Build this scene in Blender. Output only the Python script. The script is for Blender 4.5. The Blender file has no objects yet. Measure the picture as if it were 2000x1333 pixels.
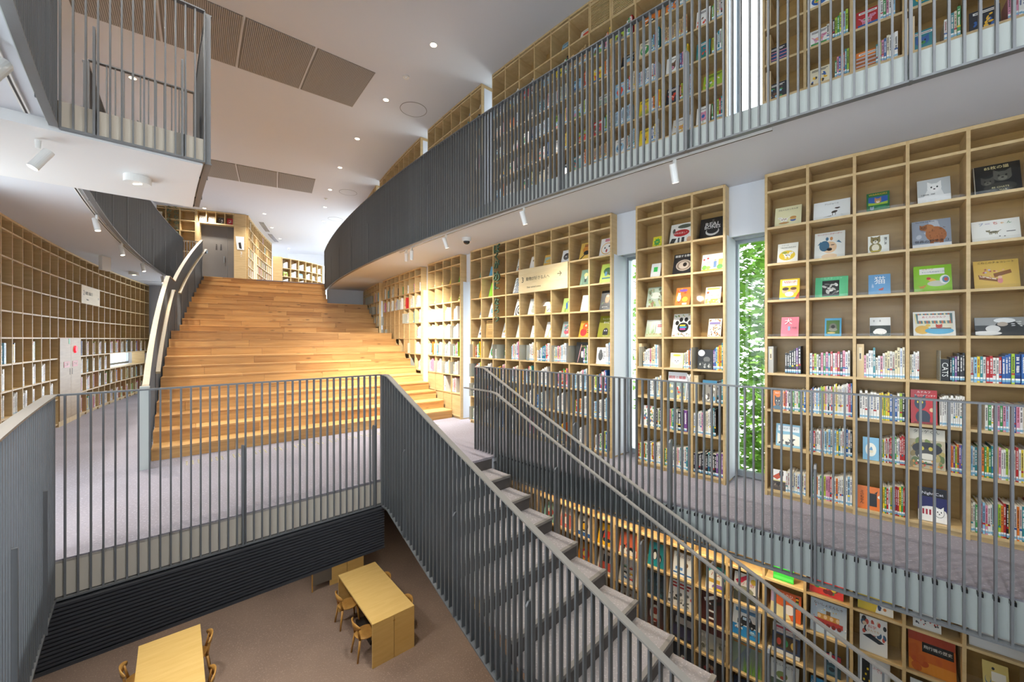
import bpy, math, random
from math import sin, cos, radians, degrees, pi, atan2, hypot
C = bpy.context.scene.collection
SC = bpy.context.scene
# ------------------------------------------------------------------ camera, world, exposure
cam_d = bpy.data.cameras.new('camera'); cam = bpy.data.objects.new('camera', cam_d); C.objects.link(cam)
cam.location = (0, 0, 1.6); cam.rotation_euler = (pi/2, 0, 0)
cam_d.sensor_width = 36.0; cam_d.lens = 14.0; cam_d.shift_y = -0.00175; cam_d.clip_start = 0.02
SC.camera = cam
SC.view_settings.view_transform = 'Standard'; SC.view_settings.look = 'None'
SC.view_settings.gamma = 1.0; SC.view_settings.use_curve_mapping = False
SC.view_settings.exposure = 0.74
wd = bpy.data.worlds.new('daylight'); SC.world = wd; wd.use_nodes = True
bg = wd.node_tree.nodes['Background']
bg.inputs[0].default_value = (0.86, 0.93, 1.0, 1); bg.inputs[1].default_value = 4.0
sun_d = bpy.data.lights.new('sun', 'SUN'); sun_d.energy = 5.0; sun_d.angle = 0.02; sun_d.color = (1, 0.95, 0.88)
sun = bpy.data.objects.new('sun', sun_d); C.objects.link(sun); sun.rotation_euler = (0.45, 0.62, 0.0)
SC.cycles.use_denoising = True
SC.cycles.max_bounces = 7; SC.cycles.diffuse_bounces = 4; SC.cycles.glossy_bounces = 3
SC.cycles.transparent_max_bounces = 12; SC.cycles.transmission_bounces = 4
SC.cycles.caustics_reflective = False; SC.cycles.caustics_refractive = False
SC.cycles.sample_clamp_indirect = 4.0

# ------------------------------------------------------------------ plan: everything is concentric about one centre
CX, CY = 30.5, 34.2
Z1, Z2, Z3, ZC = -3.54, 0.0, 3.54, 6.35          # reading room, middle, upper floor, ceiling
RISE = 3.54/22
def pol(R, a, z=None):
    a = radians(a); x, y = CX-R*cos(a), CY-R*sin(a)
    return (x, y) if z is None else (x, y, z)
def lin(t, a, b): return a+(b-a)*t

def srgb(c):
    if isinstance(c, str):
        c = c.lstrip('#'); c = [int(c[i:i+2], 16) for i in (0, 2, 4)]
    r = []
    for v in c[:3]:
        v = v/255.0
        r.append(v/12.92 if v <= 0.04045 else ((v+0.055)/1.055)**2.4)
    return (r[0], r[1], r[2], 1.0)

# ------------------------------------------------------------------ materials
def nm(name):
    m = bpy.data.materials.new(name); m.use_nodes = True
    return m, m.node_tree, m.node_tree.nodes['Principled BSDF']
def plain(name, col, rough=0.5, metal=0.0, vary=0.0, scale=30.0, bump=0.0, coat=0.0):
    m, t, b = nm(name)
    c = srgb(col); b.inputs['Base Color'].default_value = c
    b.inputs['Roughness'].default_value = rough; b.inputs['Metallic'].default_value = metal
    b.inputs['Coat Weight'].default_value = coat
    if vary or bump:
        tc = t.nodes.new('ShaderNodeTexCoord'); n = t.nodes.new('ShaderNodeTexNoise')
        n.inputs['Scale'].default_value = scale; n.inputs['Detail'].default_value = 4
        t.links.new(tc.outputs['Object'], n.inputs['Vector'])
        if vary:
            r = t.nodes.new('ShaderNodeMix'); r.data_type = 'RGBA'
            r.inputs[6].default_value = tuple(v*(1-vary) for v in c[:3])+(1,)
            r.inputs[7].default_value = tuple(min(1, v*(1+vary)) for v in c[:3])+(1,)
            t.links.new(n.outputs['Fac'], r.inputs[0]); t.links.new(r.outputs[2], b.inputs['Base Color'])
        if bump:
            bp = t.nodes.new('ShaderNodeBump'); bp.inputs['Strength'].default_value = bump; bp.inputs['Distance'].default_value = 0.01
            t.links.new(n.outputs['Fac'], bp.inputs['Height']); t.links.new(bp.outputs['Normal'], b.inputs['Normal'])
    return m
def wood(name, dark, light, scale=(2, 30, 30), rough=0.45, spread=0.5, knots=False):
    """grain = stretched noise in object space; each board gets its own tone from Object Info random"""
    m, t, b = nm(name); N = t.nodes; L = t.links
    tc = N.new('ShaderNodeTexCoord'); oi = N.new('ShaderNodeObjectInfo')
    mp = N.new('ShaderNodeMapping'); mp.inputs['Scale'].default_value = scale
    cb = N.new('ShaderNodeCombineXYZ'); ml = N.new('ShaderNodeMath'); ml.operation = 'MULTIPLY'; ml.inputs[1].default_value = 37.0
    L.new(oi.outputs['Random'], ml.inputs[0]); L.new(ml.outputs[0], cb.inputs[0]); L.new(ml.outputs[0], cb.inputs[2])
    L.new(tc.outputs['Object'], mp.inputs['Vector']); L.new(cb.outputs[0], mp.inputs['Location'])
    n = N.new('ShaderNodeTexNoise'); n.inputs['Scale'].default_value = 1.0; n.inputs['Detail'].default_value = 5; n.inputs['Distortion'].default_value = 0.6
    L.new(mp.outputs[0], n.inputs['Vector'])
    mr = N.new('ShaderNodeMapRange'); mr.inputs[1].default_value = 0.3; mr.inputs[2].default_value = 0.7
    L.new(n.outputs['Fac'], mr.inputs[0])
    a = N.new('ShaderNodeMath'); a.operation = 'MULTIPLY_ADD'; a.inputs[1].default_value = spread; a.inputs[2].default_value = 0.0
    L.new(oi.outputs['Random'], a.inputs[0])
    ad = N.new('ShaderNodeMath'); ad.operation = 'MULTIPLY_ADD'; ad.inputs[1].default_value = 1-spread; ad.use_clamp = True
    L.new(mr.outputs[0], ad.inputs[0]); L.new(a.outputs[0], ad.inputs[2])
    mx = N.new('ShaderNodeMix'); mx.data_type = 'RGBA'
    mx.inputs[6].default_value = srgb(dark); mx.inputs[7].default_value = srgb(light)
    L.new(ad.outputs[0], mx.inputs[0]); out = mx.outputs[2]
    if knots:
        v = N.new('ShaderNodeTexVoronoi'); v.inputs['Scale'].default_value = 1.0
        mp2 = N.new('ShaderNodeMapping'); mp2.inputs['Scale'].default_value = (2.2, 5, 7)
        L.new(tc.outputs['Object'], mp2.inputs['Vector']); L.new(cb.outputs[0], mp2.inputs['Location']); L.new(mp2.outputs[0], v.inputs['Vector'])
        kr = N.new('ShaderNodeMapRange'); kr.inputs[1].default_value = 0.05; kr.inputs[2].default_value = 0.16; kr.inputs[3].default_value = 0.45; kr.inputs[4].default_value = 1.0
        L.new(v.outputs['Distance'], kr.inputs[0])
        mk = N.new('ShaderNodeMix'); mk.data_type = 'RGBA'; mk.blend_type = 'MULTIPLY'; mk.inputs[0].default_value = 1.0
        L.new(out, mk.inputs[6]); L.new(kr.outputs[0], mk.inputs[7]); out = mk.outputs[2]
    L.new(out, b.inputs['Base Color']); b.inputs['Roughness'].default_value = rough
    return m
def glow(name, col, s):
    m, t, b = nm(name); b.inputs['Base Color'].default_value = srgb(col)
    b.inputs['Emission Color'].default_value = srgb(col); b.inputs['Emission Strength'].default_value = s
    return m
def clear(name, tint, gl=1.0, rough=0.03, op=0.0):
    m = bpy.data.materials.new(name); m.use_nodes = True; t = m.node_tree; t.nodes.clear()
    o = t.nodes.new('ShaderNodeOutputMaterial'); tr = t.nodes.new('ShaderNodeBsdfTransparent'); tr.inputs[0].default_value = tint
    g = t.nodes.new('ShaderNodeBsdfGlossy'); g.inputs['Roughness'].default_value = rough
    fr = t.nodes.new('ShaderNodeFresnel'); fr.inputs[0].default_value = 1.45
    ge = t.nodes.new('ShaderNodeNewGeometry'); m0 = t.nodes.new('ShaderNodeMath'); m0.operation = 'SUBTRACT'; m0.inputs[0].default_value = gl
    mm = t.nodes.new('ShaderNodeMath'); mm.operation = 'MULTIPLY'; mm.use_clamp = True
    t.links.new(ge.outputs['Backfacing'], m0.inputs[1]); t.links.new(m0.outputs[0], mm.inputs[1])
    mx = t.nodes.new('ShaderNodeMixShader'); t.links.new(fr.outputs[0], mm.inputs[0]); t.links.new(mm.outputs[0], mx.inputs[0])
    t.links.new(tr.outputs[0], mx.inputs[1]); t.links.new(g.outputs[0], mx.inputs[2]); t.links.new(mx.outputs[0], o.inputs[0])
    return m
def carpet(name, a, b_, speck):
    m, t, b = nm(name); N = t.nodes; L = t.links
    tc = N.new('ShaderNodeTexCoord'); n = N.new('ShaderNodeTexNoise'); n.inputs['Scale'].default_value = 55; n.inputs['Detail'].default_value = 6
    L.new(tc.outputs['Object'], n.inputs['Vector'])
    br = N.new('ShaderNodeTexNoise'); br.inputs['Scale'].default_value = 1.1; br.inputs['Detail'].default_value = 1
    L.new(tc.outputs['Object'], br.inputs['Vector'])
    mx = N.new('ShaderNodeMix'); mx.data_type = 'RGBA'; mx.inputs[6].default_value = srgb(a); mx.inputs[7].default_value = srgb(b_)
    mr = N.new('ShaderNodeMapRange'); mr.inputs[1].default_value = 0.35; mr.inputs[2].default_value = 0.65
    L.new(br.outputs['Fac'], mr.inputs[0]); L.new(mr.outputs[0], mx.inputs[0])
    r2 = N.new('ShaderNodeMapRange'); r2.inputs[1].default_value = 0.56; r2.inputs[2].default_value = 0.66
    L.new(n.outputs['Fac'], r2.inputs[0])
    m2 = N.new('ShaderNodeMix'); m2.data_type = 'RGBA'; m2.inputs[7].default_value = srgb(speck)
    L.new(r2.outputs[0], m2.inputs[0]); L.new(mx.outputs[2], m2.inputs[6]); L.new(m2.outputs[2], b.inputs['Base Color'])
    bp = N.new('ShaderNodeBump'); bp.inputs['Strength'].default_value = 0.25; bp.inputs['Distance'].default_value = 0.006
    L.new(n.outputs['Fac'], bp.inputs['Height']); L.new(bp.outputs[0], b.inputs['Normal'])
    b.inputs['Roughness'].default_value = 0.95
    return m
def printed(name, rough=0.35, coat=0.25):
    m, t, b = nm(name); at = t.nodes.new('ShaderNodeAttribute'); at.attribute_name = 'Col'
    t.links.new(at.outputs['Color'], b.inputs['Base Color']); b.inputs['Roughness'].default_value = rough
    b.inputs['Coat Weight'].default_value = coat; b.inputs['Coat Roughness'].default_value = 0.15
    return m

M_PAINT = plain('white_paint', '#d2d5da', 0.6)
M_SOFFIT = plain('satin_white_paint', '#e2e2e0', 0.35)
M_METAL = plain('grey_painted_steel', '#6f7173', 0.42, 0.25, 0.05, 40)
M_BEIGE = plain('beige_grey_fascia', '#c2b9aa', 0.6)
M_FASCIA = plain('pale_grey_steel', '#b6bcb8', 0.45, 0.1)
M_CAP = plain('grey_cap_steel', '#8f8b85', 0.4, 0.2)
M_RAILPALE = wood('pale_handrail_and_lit_cap', '#857559', '#9a896b', (3, 30, 30))
M_LOUVER = plain('charcoal_louver', '#35363a', 0.55)
M_BIRCH = wood('birch_plywood', '#b99b6a', '#d0b483', (3, 3, 22), 0.42, 0.35)
M_BIRCHX = wood('birch_plywood_shelf', '#c3a674', '#d8be8f', (14, 14, 3), 0.42, 0.3)
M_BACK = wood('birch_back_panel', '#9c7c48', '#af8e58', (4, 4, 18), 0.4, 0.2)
M_OAK = wood('oak_boards', '#9a6a38', '#dfb272', (1.6, 22, 22), 0.42, 0.62, True)
M_TABLE = wood('maple_table_ply', '#d4b068', '#e0c07c', (2.5, 18, 18), 0.35, 0.3)
M_CHAIR = wood('oak_chair', '#a87a3c', '#c49852', (12, 12, 3), 0.4, 0.3)
M_CARPET = carpet('hall_carpet', '#858087', '#8f8a92', '#a19ca4')
M_CARPETL = carpet('reading_room_carpet', '#7d6b60', '#877467', '#968476')
M_STAIRC = carpet('stair_carpet', '#8a8483', '#938d8b', '#a69f9d')
M_RISER = plain('dark_riser', '#47423f', 0.8, 0, 0.1, 40)
M_NOSE = plain('olive_nosing', '#75706a', 0.7)
M_WHITE = plain('white_enamel', '#e6e6e2', 0.3)
M_BLACK = plain('black_plastic', '#16171a', 0.25)
M_INK = plain('dark_ink', '#2b2622', 0.6)
M_DOOR = plain('grey_door_steel', '#6b6660', 0.45)
M_GRILLE = plain('grey_perforated_steel', '#a5a29d', 0.6)
M_GRILLED = plain('grille_gap', '#7d7a75', 0.8)
M_ALU = plain('aluminium_frame', '#9aa1a6', 0.35, 0.6)
M_GLASS = clear('window_glass', (0.96, 0.98, 0.98, 1))
M_ACRYL = clear('clear_acrylic', (0.985, 0.985, 0.98, 1), 0.8, 0.04)
M_SMOKE, _t, _b = nm('grey_acrylic'); _b.inputs['Base Color'].default_value = srgb('#b4b5a8'); _b.inputs['Alpha'].default_value = 0.6; _b.inputs['Roughness'].default_value = 0.25
M_LAMP = glow('lamp_face', '#ffe9c4', 9.0)
M_SPOTF = glow('spot_face', '#fff0d8', 5.0)
M_LED = glow('led_strip', '#ffd79a', 9.0)
M_EXITG = plain('exit_green', '#1f9d55', 0.4)
M_EXITW = glow('exit_panel', '#e8f6e8', 0.9)
M_CABINET = wood('cabinet_birch', '#97794f', '#a88a60', (3, 3, 20), 0.45, 0.2)
M_LAMPB = plain('warm_grey_lamp', '#b9b8ae', 0.4)
M_RED = plain('red_plate', '#b8342f', 0.4)
M_REDL = glow('red_lamp', '#ff2a3c', 0.7)
M_GREEN3D = plain('moss_green_letters', '#4c6650', 0.5)
M_BOOK = printed('printed_cover')
M_PAPER = plain('book_pages', '#e9e2d0', 0.8, 0, 0.06, 200)
M_SIGNW = wood('sign_board_birch', '#dcc493', '#e8d3a6', (3, 18, 18), 0.45, 0.2)
M_TOK = plain('tactile_stud_metal', '#b9b08c', 0.35, 0.5)
M_LEAF = plain('maple_leaf', '#80ab3a', 0.6, 0, 0.35, 3)
M_BARK = plain('tree_bark', '#6e5a48', 0.8)
M_GROUND = plain('pale_paving', '#c9c9c4', 0.8)
INK = {}
def ink(c):
    if c not in INK: INK[c] = plain('print_'+c.lstrip('#'), c, 0.45)
    return INK[c]

# ------------------------------------------------------------------ mesh and object helpers
class MB:
    def __init__(s): s.v = []; s.f = []; s.c = []
    def face(s, pts, col=None):
        n = len(s.v); s.v += [tuple(p) for p in pts]; s.f.append(tuple(range(n, n+len(pts)))); s.c.append(col)
    def box(s, x0, x1, y0, y1, z0, z1, col=None, top=None):
        n = len(s.v)
        s.v += [(x0, y0, z0), (x1, y0, z0), (x1, y1, z0), (x0, y1, z0), (x0, y0, z1), (x1, y0, z1), (x1, y1, z1), (x0, y1, z1)]
        for q in ((0, 3, 2, 1), (4, 5, 6, 7), (0, 1, 5, 4), (1, 2, 6, 5), (2, 3, 7, 6), (3, 0, 4, 7)):
            s.f.append(tuple(n+i for i in q)); s.c.append(col)
        if top is not None: s.c[-5] = top
    def hexa(s, a, b, col=None):
        """solid from two quads a (bottom) and b (top), same winding seen from above"""
        n = len(s.v); s.v += [tuple(p) for p in a]+[tuple(p) for p in b]
        for q in ((0, 3, 2, 1), (4, 5, 6, 7), (0, 1, 5, 4), (1, 2, 6, 5), (2, 3, 7, 6), (3, 0, 4, 7)):
            s.f.append(tuple(n+i for i in q)); s.c.append(col)
    def sweep(s, pts, w, h, drop=0.0, frames=None):
        """flat bar (w across, h high) along pts; top face at the point height minus drop"""
        n0 = len(s.v); k = len(pts)
        for i, p in enumerate(pts):
            a = pts[max(0, i-1)]; b = pts[min(k-1, i+1)]
            dx, dy = b[0]-a[0], b[1]-a[1]; l = hypot(dx, dy) or 1
            nx, ny = -dy/l*w/2, dx/l*w/2
            zt = p[2]-drop
            s.v += [(p[0]-nx, p[1]-ny, zt-h), (p[0]+nx, p[1]+ny, zt-h), (p[0]+nx, p[1]+ny, zt), (p[0]-nx, p[1]-ny, zt)]
        for i in range(k-1):
            a, b = n0+4*i, n0+4*i+4
            for j in range(4):
                q = (j+1) % 4
                s.f.append((a+j, a+q, b+q, b+j)); s.c.append(None)
        s.f.append((n0+3, n0+2, n0+1, n0)); s.c.append(None)
        e = n0+4*(k-1); s.f.append((e, e+1, e+2, e+3)); s.c.append(None)
    def ring(s, R0, R1, p0, p1, z0, z1, step=0.6):
        n = max(1, int(math.ceil(abs(p1-p0)/step))); o = len(s.v)
        for i in range(n+1):
            a = lin(i/n, p0, p1)
            x0, y0 = pol(R0, a); x1, y1 = pol(R1, a)
            s.v += [(x0, y0, z0), (x1, y1, z0), (x1, y1, z1), (x0, y0, z1)]
        for i in range(n):
            a = o+4*i; b = a+4
            for j in range(4):
                q = (j+1) % 4
                s.f.append((a+j, a+q, b+q, b+j)); s.c.append(None)
        s.f.append((o+3, o+2, o+1, o)); s.c.append(None)
        e = o+4*n; s.f.append((e, e+1, e+2, e+3)); s.c.append(None)
    def tube(s, a, b, r0, r1, n=10, col=None):
        dx, dy, dz = (b[i]-a[i] for i in range(3)); l = math.sqrt(dx*dx+dy*dy+dz*dz)
        w = (dx/l, dy/l, dz/l); u = (0, 0, 1) if abs(w[2]) < 0.9 else (1, 0, 0)
        p = (w[1]*u[2]-w[2]*u[1], w[2]*u[0]-w[0]*u[2], w[0]*u[1]-w[1]*u[0]); q = math.sqrt(sum(i*i for i in p)); p = tuple(i/q for i in p)
        t = (w[1]*p[2]-w[2]*p[1], w[2]*p[0]-w[0]*p[2], w[0]*p[1]-w[1]*p[0]); o = len(s.v)
        for c, r in ((a, r0), (b, r1)):
            for i in range(n):
                g = 2*pi*i/n
                s.v.append(tuple(c[k]+r*(cos(g)*p[k]+sin(g)*t[k]) for k in range(3)))
        for i in range(n):
            j = (i+1) % n; s.f.append((o+i, o+j, o+n+j, o+n+i)); s.c.append(col)
        s.f.append(tuple(o+n-1-i for i in range(n))); s.c.append(col); s.f.append(tuple(o+n+i for i in range(n))); s.c.append(col)
    def mesh(s, name, mat, smooth=False, fix=True):
        m = bpy.data.meshes.new(name); m.from_pydata(s.v, [], s.f)
        if any(c is not None for c in s.c):
            at = m.attributes.new('Col', 'FLOAT_COLOR', 'CORNER'); buf = []
            for f, c in zip(s.f, s.c):
                c = srgb(c) if c is not None else (0.8, 0.8, 0.8, 1)
                buf += list(c)*len(f)
            at.data.foreach_set('color', buf)
        m.materials.append(mat)
        if smooth: m.shade_smooth()
        m.update()
        return m
def fixn(m):
    import bmesh
    b = bmesh.new(); b.from_mesh(m); bmesh.ops.recalc_face_normals(b, faces=b.faces); b.to_mesh(m); b.free(); return m
def put(name, mesh, parent=None, loc=(0, 0, 0), rot=(0, 0, 0), scale=None, label=None):
    o = bpy.data.objects.new(name, mesh); C.objects.link(o)
    o.location = loc; o.rotation_euler = rot
    if scale: o.scale = scale
    if parent is not None: o.parent = parent
    if label: o['label'] = label
    return o
def tag(o, label, cat, group=None):
    o['label'] = label; o['category'] = cat
    if group: o['group'] = group
    return o
def thing(name, label, cat, loc=(0, 0, 0), rz=0.0, group=None, rx=0.0):
    o = bpy.data.objects.new(name, None); C.objects.link(o); o.empty_display_size = 0.1
    o.location = loc; o.rotation_euler = (rx, 0, rz)
    return tag(o, label, cat, group)
def struct(name, mb, mat, parent=None, smooth=False):
    o = put(name, fixn(mb.mesh(name, mat, smooth)), parent)
    if parent is None: o['kind'] = 'structure'
    return o
def wpart(name, mb, mat, root, smooth=False, label=None, kind=None):
    """part given in world coordinates under an unrotated root"""
    o = put(name, fixn(mb.mesh(name, mat, smooth)), root, tuple(-v for v in root.location), label=label)
    if kind: o['kind'] = kind
    return o
TEXTS = []
def text(name, body, mat, parent, loc, rot=(pi/2, 0, 0), width=None, height=None, extrude=0.0004, label=None, line=0.75):
    c = bpy.data.curves.new(name, 'FONT'); c.body = body; c.align_x = 'CENTER'; c.align_y = 'CENTER'
    c.resolution_u = 2; c.extrude = 0.0; c.size = 0.1; c.space_line = line
    c.extrude = extrude
    c.materials.append(mat)
    o = put(name, c, parent, loc, rot, label=label)
    TEXTS.append((o, width, height)); return o
def settle_text():
    """fit every lettering to its size, then keep it as plain mesh objects"""
    bpy.context.view_layer.update()
    for o, w, h in TEXTS:
        d = o.dimensions; k = 1e9
        if w: k = min(k, w/max(d.x, 1e-4))
        if h: k = min(k, h/max(d.y, 1e-4))
        if k < 1e8:
            o.data.size *= k; o.data.extrude = o.data.extrude
    bpy.context.view_layer.update(); dg = bpy.context.evaluated_depsgraph_get(); new = []
    for o, w, h in TEXTS:
        me = bpy.data.meshes.new_from_object(o.evaluated_get(dg)); new.append((o, me))
    for o, me in new:
        nm_, par, loc, rot, lab = o.name, o.parent, o.location.copy(), o.rotation_euler.copy(), o.get('label')
        bpy.data.objects.remove(o)
        me.name = nm_
        put(nm_, me, par, loc, rot, label=lab)

ORD = ['first', 'second', 'third', 'fourth', 'fifth', 'sixth', 'seventh', 'eighth', 'ninth', 'tenth', 'eleventh', 'twelfth', 'thirteenth', 'fourteenth', 'fifteenth', 'sixteenth', 'seventeenth', 'eighteenth', 'nineteenth', 'twentieth', 'twenty-first', 'twenty-second', 'twenty-third', 'twenty-fourth', 'twenty-fifth', 'twenty-sixth', 'twenty-seventh', 'twenty-eighth', 'twenty-ninth', 'thirtieth', 'thirty-first', 'thirty-second', 'thirty-third', 'thirty-fourth']

# ------------------------------------------------------------------ lights of the building
def lamp(name, kind, loc, energy, col, size=0.1, rot=(0, 0, 0), spot=None, blend=0.5, sy=None, parent=None):
    l = bpy.data.lights.new(name, kind); l.energy = energy; l.color = col
    if kind == 'AREA':
        l.size = size
        if sy: l.shape = 'RECTANGLE'; l.size_y = sy
    elif kind == 'SPOT':
        l.shadow_soft_size = size; l.spot_size = radians(spot or 100); l.spot_blend = blend
    else: l.shadow_soft_size = size
    o = bpy.data.objects.new(name, l); C.objects.link(o); o.location = loc; o.rotation_euler = rot
    if parent is not None: o.parent = parent
    return o
WARM = (1.0, 0.95, 0.87)
DL_E, SP_E, LOW_E = 165.0, 120.0, 68.0

# ------------------------------------------------------------------ the building
GM = [(32.80, 33.39), (37.34, 37.86), (39.80, 40.31), (44.69, 45.21), (46.64, 47.19)]     # window bays, middle floor
GU = [(32.30, 32.90), (37.29, 37.85), (40.79, 41.26), (46.66, 47.16)]                     # window bays, upper floor
RW, RM, RU, RL, RLG, RBL = 41.04, 41.93, 42.20, 47.20, 46.12, 45.66
FD = 42.82        # where the hall floor ends at the void
mb = MB(); mb.ring(40.5, 47.6, 29.5, 56, Z1-0.2, Z1); struct('floor', mb, M_CARPETL)
mb = MB(); mb.ring(40.5, 47.6, 26.5, FD, -0.03, 0); mb.ring(41.93, 43.55, FD, 43.07, -0.03, 0); struct('floor', mb, M_CARPET)
mb = MB(); mb.ring(46.14, 47.6, FD, 56, -0.03, 0); struct('floor', mb, M_CARPET)
mb = MB(); mb.ring(40.5, RM, FD, 56, -0.03, 0); struct('floor', mb, M_CARPET)
mb = MB(); mb.ring(43.75, 46.14, 48.5, 56, -0.03, 0); struct('floor', mb, M_CARPET)
mb = MB(); mb.ring(40.5, 47.6, 26.5, FD-0.03, -0.26, -0.03); mb.ring(46.16, 47.6, FD-0.03, 56, -0.26, -0.03); mb.ring(40.5, RM-0.03, FD-0.03, 56, -0.26, -0.03); mb.ring(43.75, 46.16, 48.5, 56, -0.26, -0.03)
mb.ring(41.9, 43.52, FD-0.03, 43.05, -0.26, -0.03)
struct('ceiling', mb, M_PAINT)
mb = MB(); mb.ring(40.5, 48.8, 12, 28.74, Z3-0.03, Z3); struct('floor', mb, M_CARPET)
mb = MB(); mb.ring(40.5, RU-0.05, 28.74, 56, 3.41, 3.44); struct('floor', mb, M_CARPET)
mb = MB(); mb.ring(46.2, 47.6, 28.74, 56, 3.41, 3.44); mb.ring(45.22, 46.2, 40.45, 42.4, 3.41, 3.44); struct('floor', mb, M_CARPET)
mb = MB(); mb.ring(40.5, RU-0.02, 28.74, 56, 3.30, 3.41); mb.ring(40.5, 48.8, 12, 28.6, 3.30, Z3-0.03); struct('ceiling', mb, M_PAINT)
mb = MB(); mb.ring(46.16, 47.6, 28.74, 56, 3.30, 3.41); struct('ceiling', mb, M_PAINT)
mb = MB(); mb.ring(45.21, 46.16, 40.43, 42.42, 3.215, 3.41); mb.ring(46.16, 47.4, 40.43, 42.42, 3.215, 3.30); struct('ceiling', mb, M_SOFFIT)
mb = MB(); mb.ring(40.3, 48.9, 12, 56, ZC, ZC+0.2); struct('ceiling', mb, M_PAINT)
# slab edges
mb = MB(); mb.ring(41.90, RM+0.004, 42.6, 56, -0.27, -0.012); struct('trim_1', mb, M_FASCIA)
mb = MB(); mb.ring(43.58, 46.1, FD-0.012, FD, -0.27, -0.012); struct('trim_2', mb, M_BEIGE)
mb = MB(); mb.ring(46.116, 46.14, FD, 56, -0.27, -0.012); struct('trim_3', mb, M_FASCIA)
mb = MB(); mb.ring(RU-0.03, RU, 28.74, 56, 3.27, 3.44); struct('trim_4', mb, M_FASCIA)
mb = MB(); mb.ring(RLG+0.02, RLG+0.04, 28.74, 40.4, 3.27, 3.44); mb.ring(RLG+0.02, RLG+0.04, 42.45, 56, 3.27, 3.44); struct('trim_5', mb, M_FASCIA)
mb = MB(); mb.ring(45.19, 45.21, 40.43, 42.42, 3.25, 3.46); mb.ring(45.19, 46.15, 42.41, 42.425, 3.25, 3.46); mb.ring(45.19, 46.15, 40.42, 40.435, 3.25, 3.46); struct('trim_6', mb, M_BEIGE)
# walls
def wallring(name, R0, R1, z0, z1, gaps, p0, p1, mat, sill=None, head=None):
    edges = [p0]+[e for g in gaps for e in g]+[p1]
    for i in range(0, len(edges), 2):
        mb = MB(); mb.ring(R0, R1, edges[i], edges[i+1], z0, z1); struct(name, mb, mat)
    if head is not None:
        mb = MB()
        for g in gaps: mb.ring(R0, R1, g[0], g[1], head, z1)
        struct(name, mb, mat)
wallring('wall_right', 40.45, 40.70, Z1, -0.03, [], 29.5, 56, M_PAINT)
wallring('wall_right', 40.45, 40.70, 0.0, 3.30, GM, 26, 56, M_PAINT, None, 2.75)
wallring('wall_right', 40.45, 40.70, 3.54, ZC, GU, 27.8, 53, M_PAINT, None, 6.28)
mb = MB(); mb.ring(40.5, 47.6, 52.8, 53.0, Z1, 0.3); mb.ring(40.5, 43.2, 52.8, 53.0, .3, 2.9); mb.ring(45.4, 47.6, 52.8, 53.0, .3, 2.9); mb.ring(40.5, 47.6, 52.8, 53.0, 2.9, ZC); struct('wall_near', mb, M_PAINT)  # unseen end wall; its opening is added to let fill daylight in
mb = MB(); mb.ring(47.52, 47.7, 12, 53, Z1, 0.0); mb.ring(47.52, 47.7, 12, 27.6, 0.0, 3.3); mb.ring(47.52, 47.7, 27.6, 31.1, 0, .86); mb.ring(47.52, 47.7, 27.6, 31.1, 1.27, 3.3); mb.ring(47.52, 47.7, 31.1, 39.2, 0, 3.3); mb.ring(47.52, 47.7, 41.4, 44.6, 0, 3.3)
mb.ring(47.52, 47.7, 49.4, 53, 0, 3.3); mb.ring(47.52, 47.7, 25.1, 53, 3.3, 3.6); mb.ring(47.52, 47.7, 25.1, 47.9, 3.6, ZC); mb.ring(47.52, 47.7, 50.9, 53, 3.6, ZC); struct('wall_left', mb, M_PAINT)
mb = MB(); mb.ring(40.5, 47.6, 29.2, 29.6, Z1, -0.26); struct('wall_back', mb, M_PAINT)
mb = MB(); mb.ring(40.9, 42.19, 29.15, 29.45, 1.5, 3.30); struct('wall_back', mb, M_PAINT)
mb = MB(); mb.ring(46.2, 47.6, 26.9, 27.2, 0, 3.30); struct('wall_back', mb, M_PAINT)
mb = MB(); mb.ring(43.4, 48.8, 12.2, 12.6, Z3, ZC); struct('wall_far', mb, M_PAINT)
mb = MB(); mb.ring(41.2, 44.6, 15.6, 15.9, 5.78, ZC); struct('trim_7', mb, M_PAINT)
# white panels that close the bays above each window, and the windows
nwin = 0
def window(g, z0, z1, R=40.60, panel=None, lining=False):
    global nwin
    nwin += 1
    mb = MB(); d = 0.055
    mb.ring(R-0.03, R+0.03, g[0], g[0]+d, z0, z1); mb.ring(R-0.03, R+0.03, g[1]-d, g[1], z0, z1)
    mb.ring(R-0.03, R+0.03, g[0]+d, g[1]-d, z1-0.04, z1); mb.ring(R-0.03, R+0.03, g[0]+d, g[1]-d, z0, z0+0.06)
    w = struct('window_%d' % nwin, mb, M_ALU)
    p = MB(); p.ring(R-0.006, R+0.006, g[0]+d, g[1]-d, z0+0.06, z1-0.04)
    put('pane', fixn(p.mesh('pane', M_GLASS)), w)
    if lining:
        l = MB(); l.ring(40.62, 40.98, g[0], g[0]+.022, z0, z1); l.ring(40.62, 40.98, g[1]-.022, g[1], z0, z1); put('bay_lining', fixn(l.mesh('bay_lining', M_PAINT)), w)
    if panel:
        q = MB(); q.ring(40.86, 40.90, g[0]+0.01, g[1]-0.01, panel[0], panel[1]); put('bay_panel', fixn(q.mesh('bay_panel', M_PAINT)), w)
for g in GM: window(g, 0.02, 2.75, panel=(2.74, 3.30), lining=True)
for g in GU: window(g, Z3+0.02, 6.28, lining=True)
window((27.65, 31.05), 0.88, 1.25, 47.62)
for q in (0, 4, 5, 6): window((39.25+1.44*q, 40.65+1.44*q), 0.03, 3.28, 47.62)
for q in (3, 4): window((43.65+1.44*q, 45.05+1.44*q), 3.62, 6.33, 47.62)      # upper glazing added out of view on the left for fill daylight
for q in range(8): window((12.1+1.95*q, 14.0+1.95*q), Z3+0.02, 6.30)            # glazing added to throw daylight onto the far landing
nwin += 1
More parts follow.
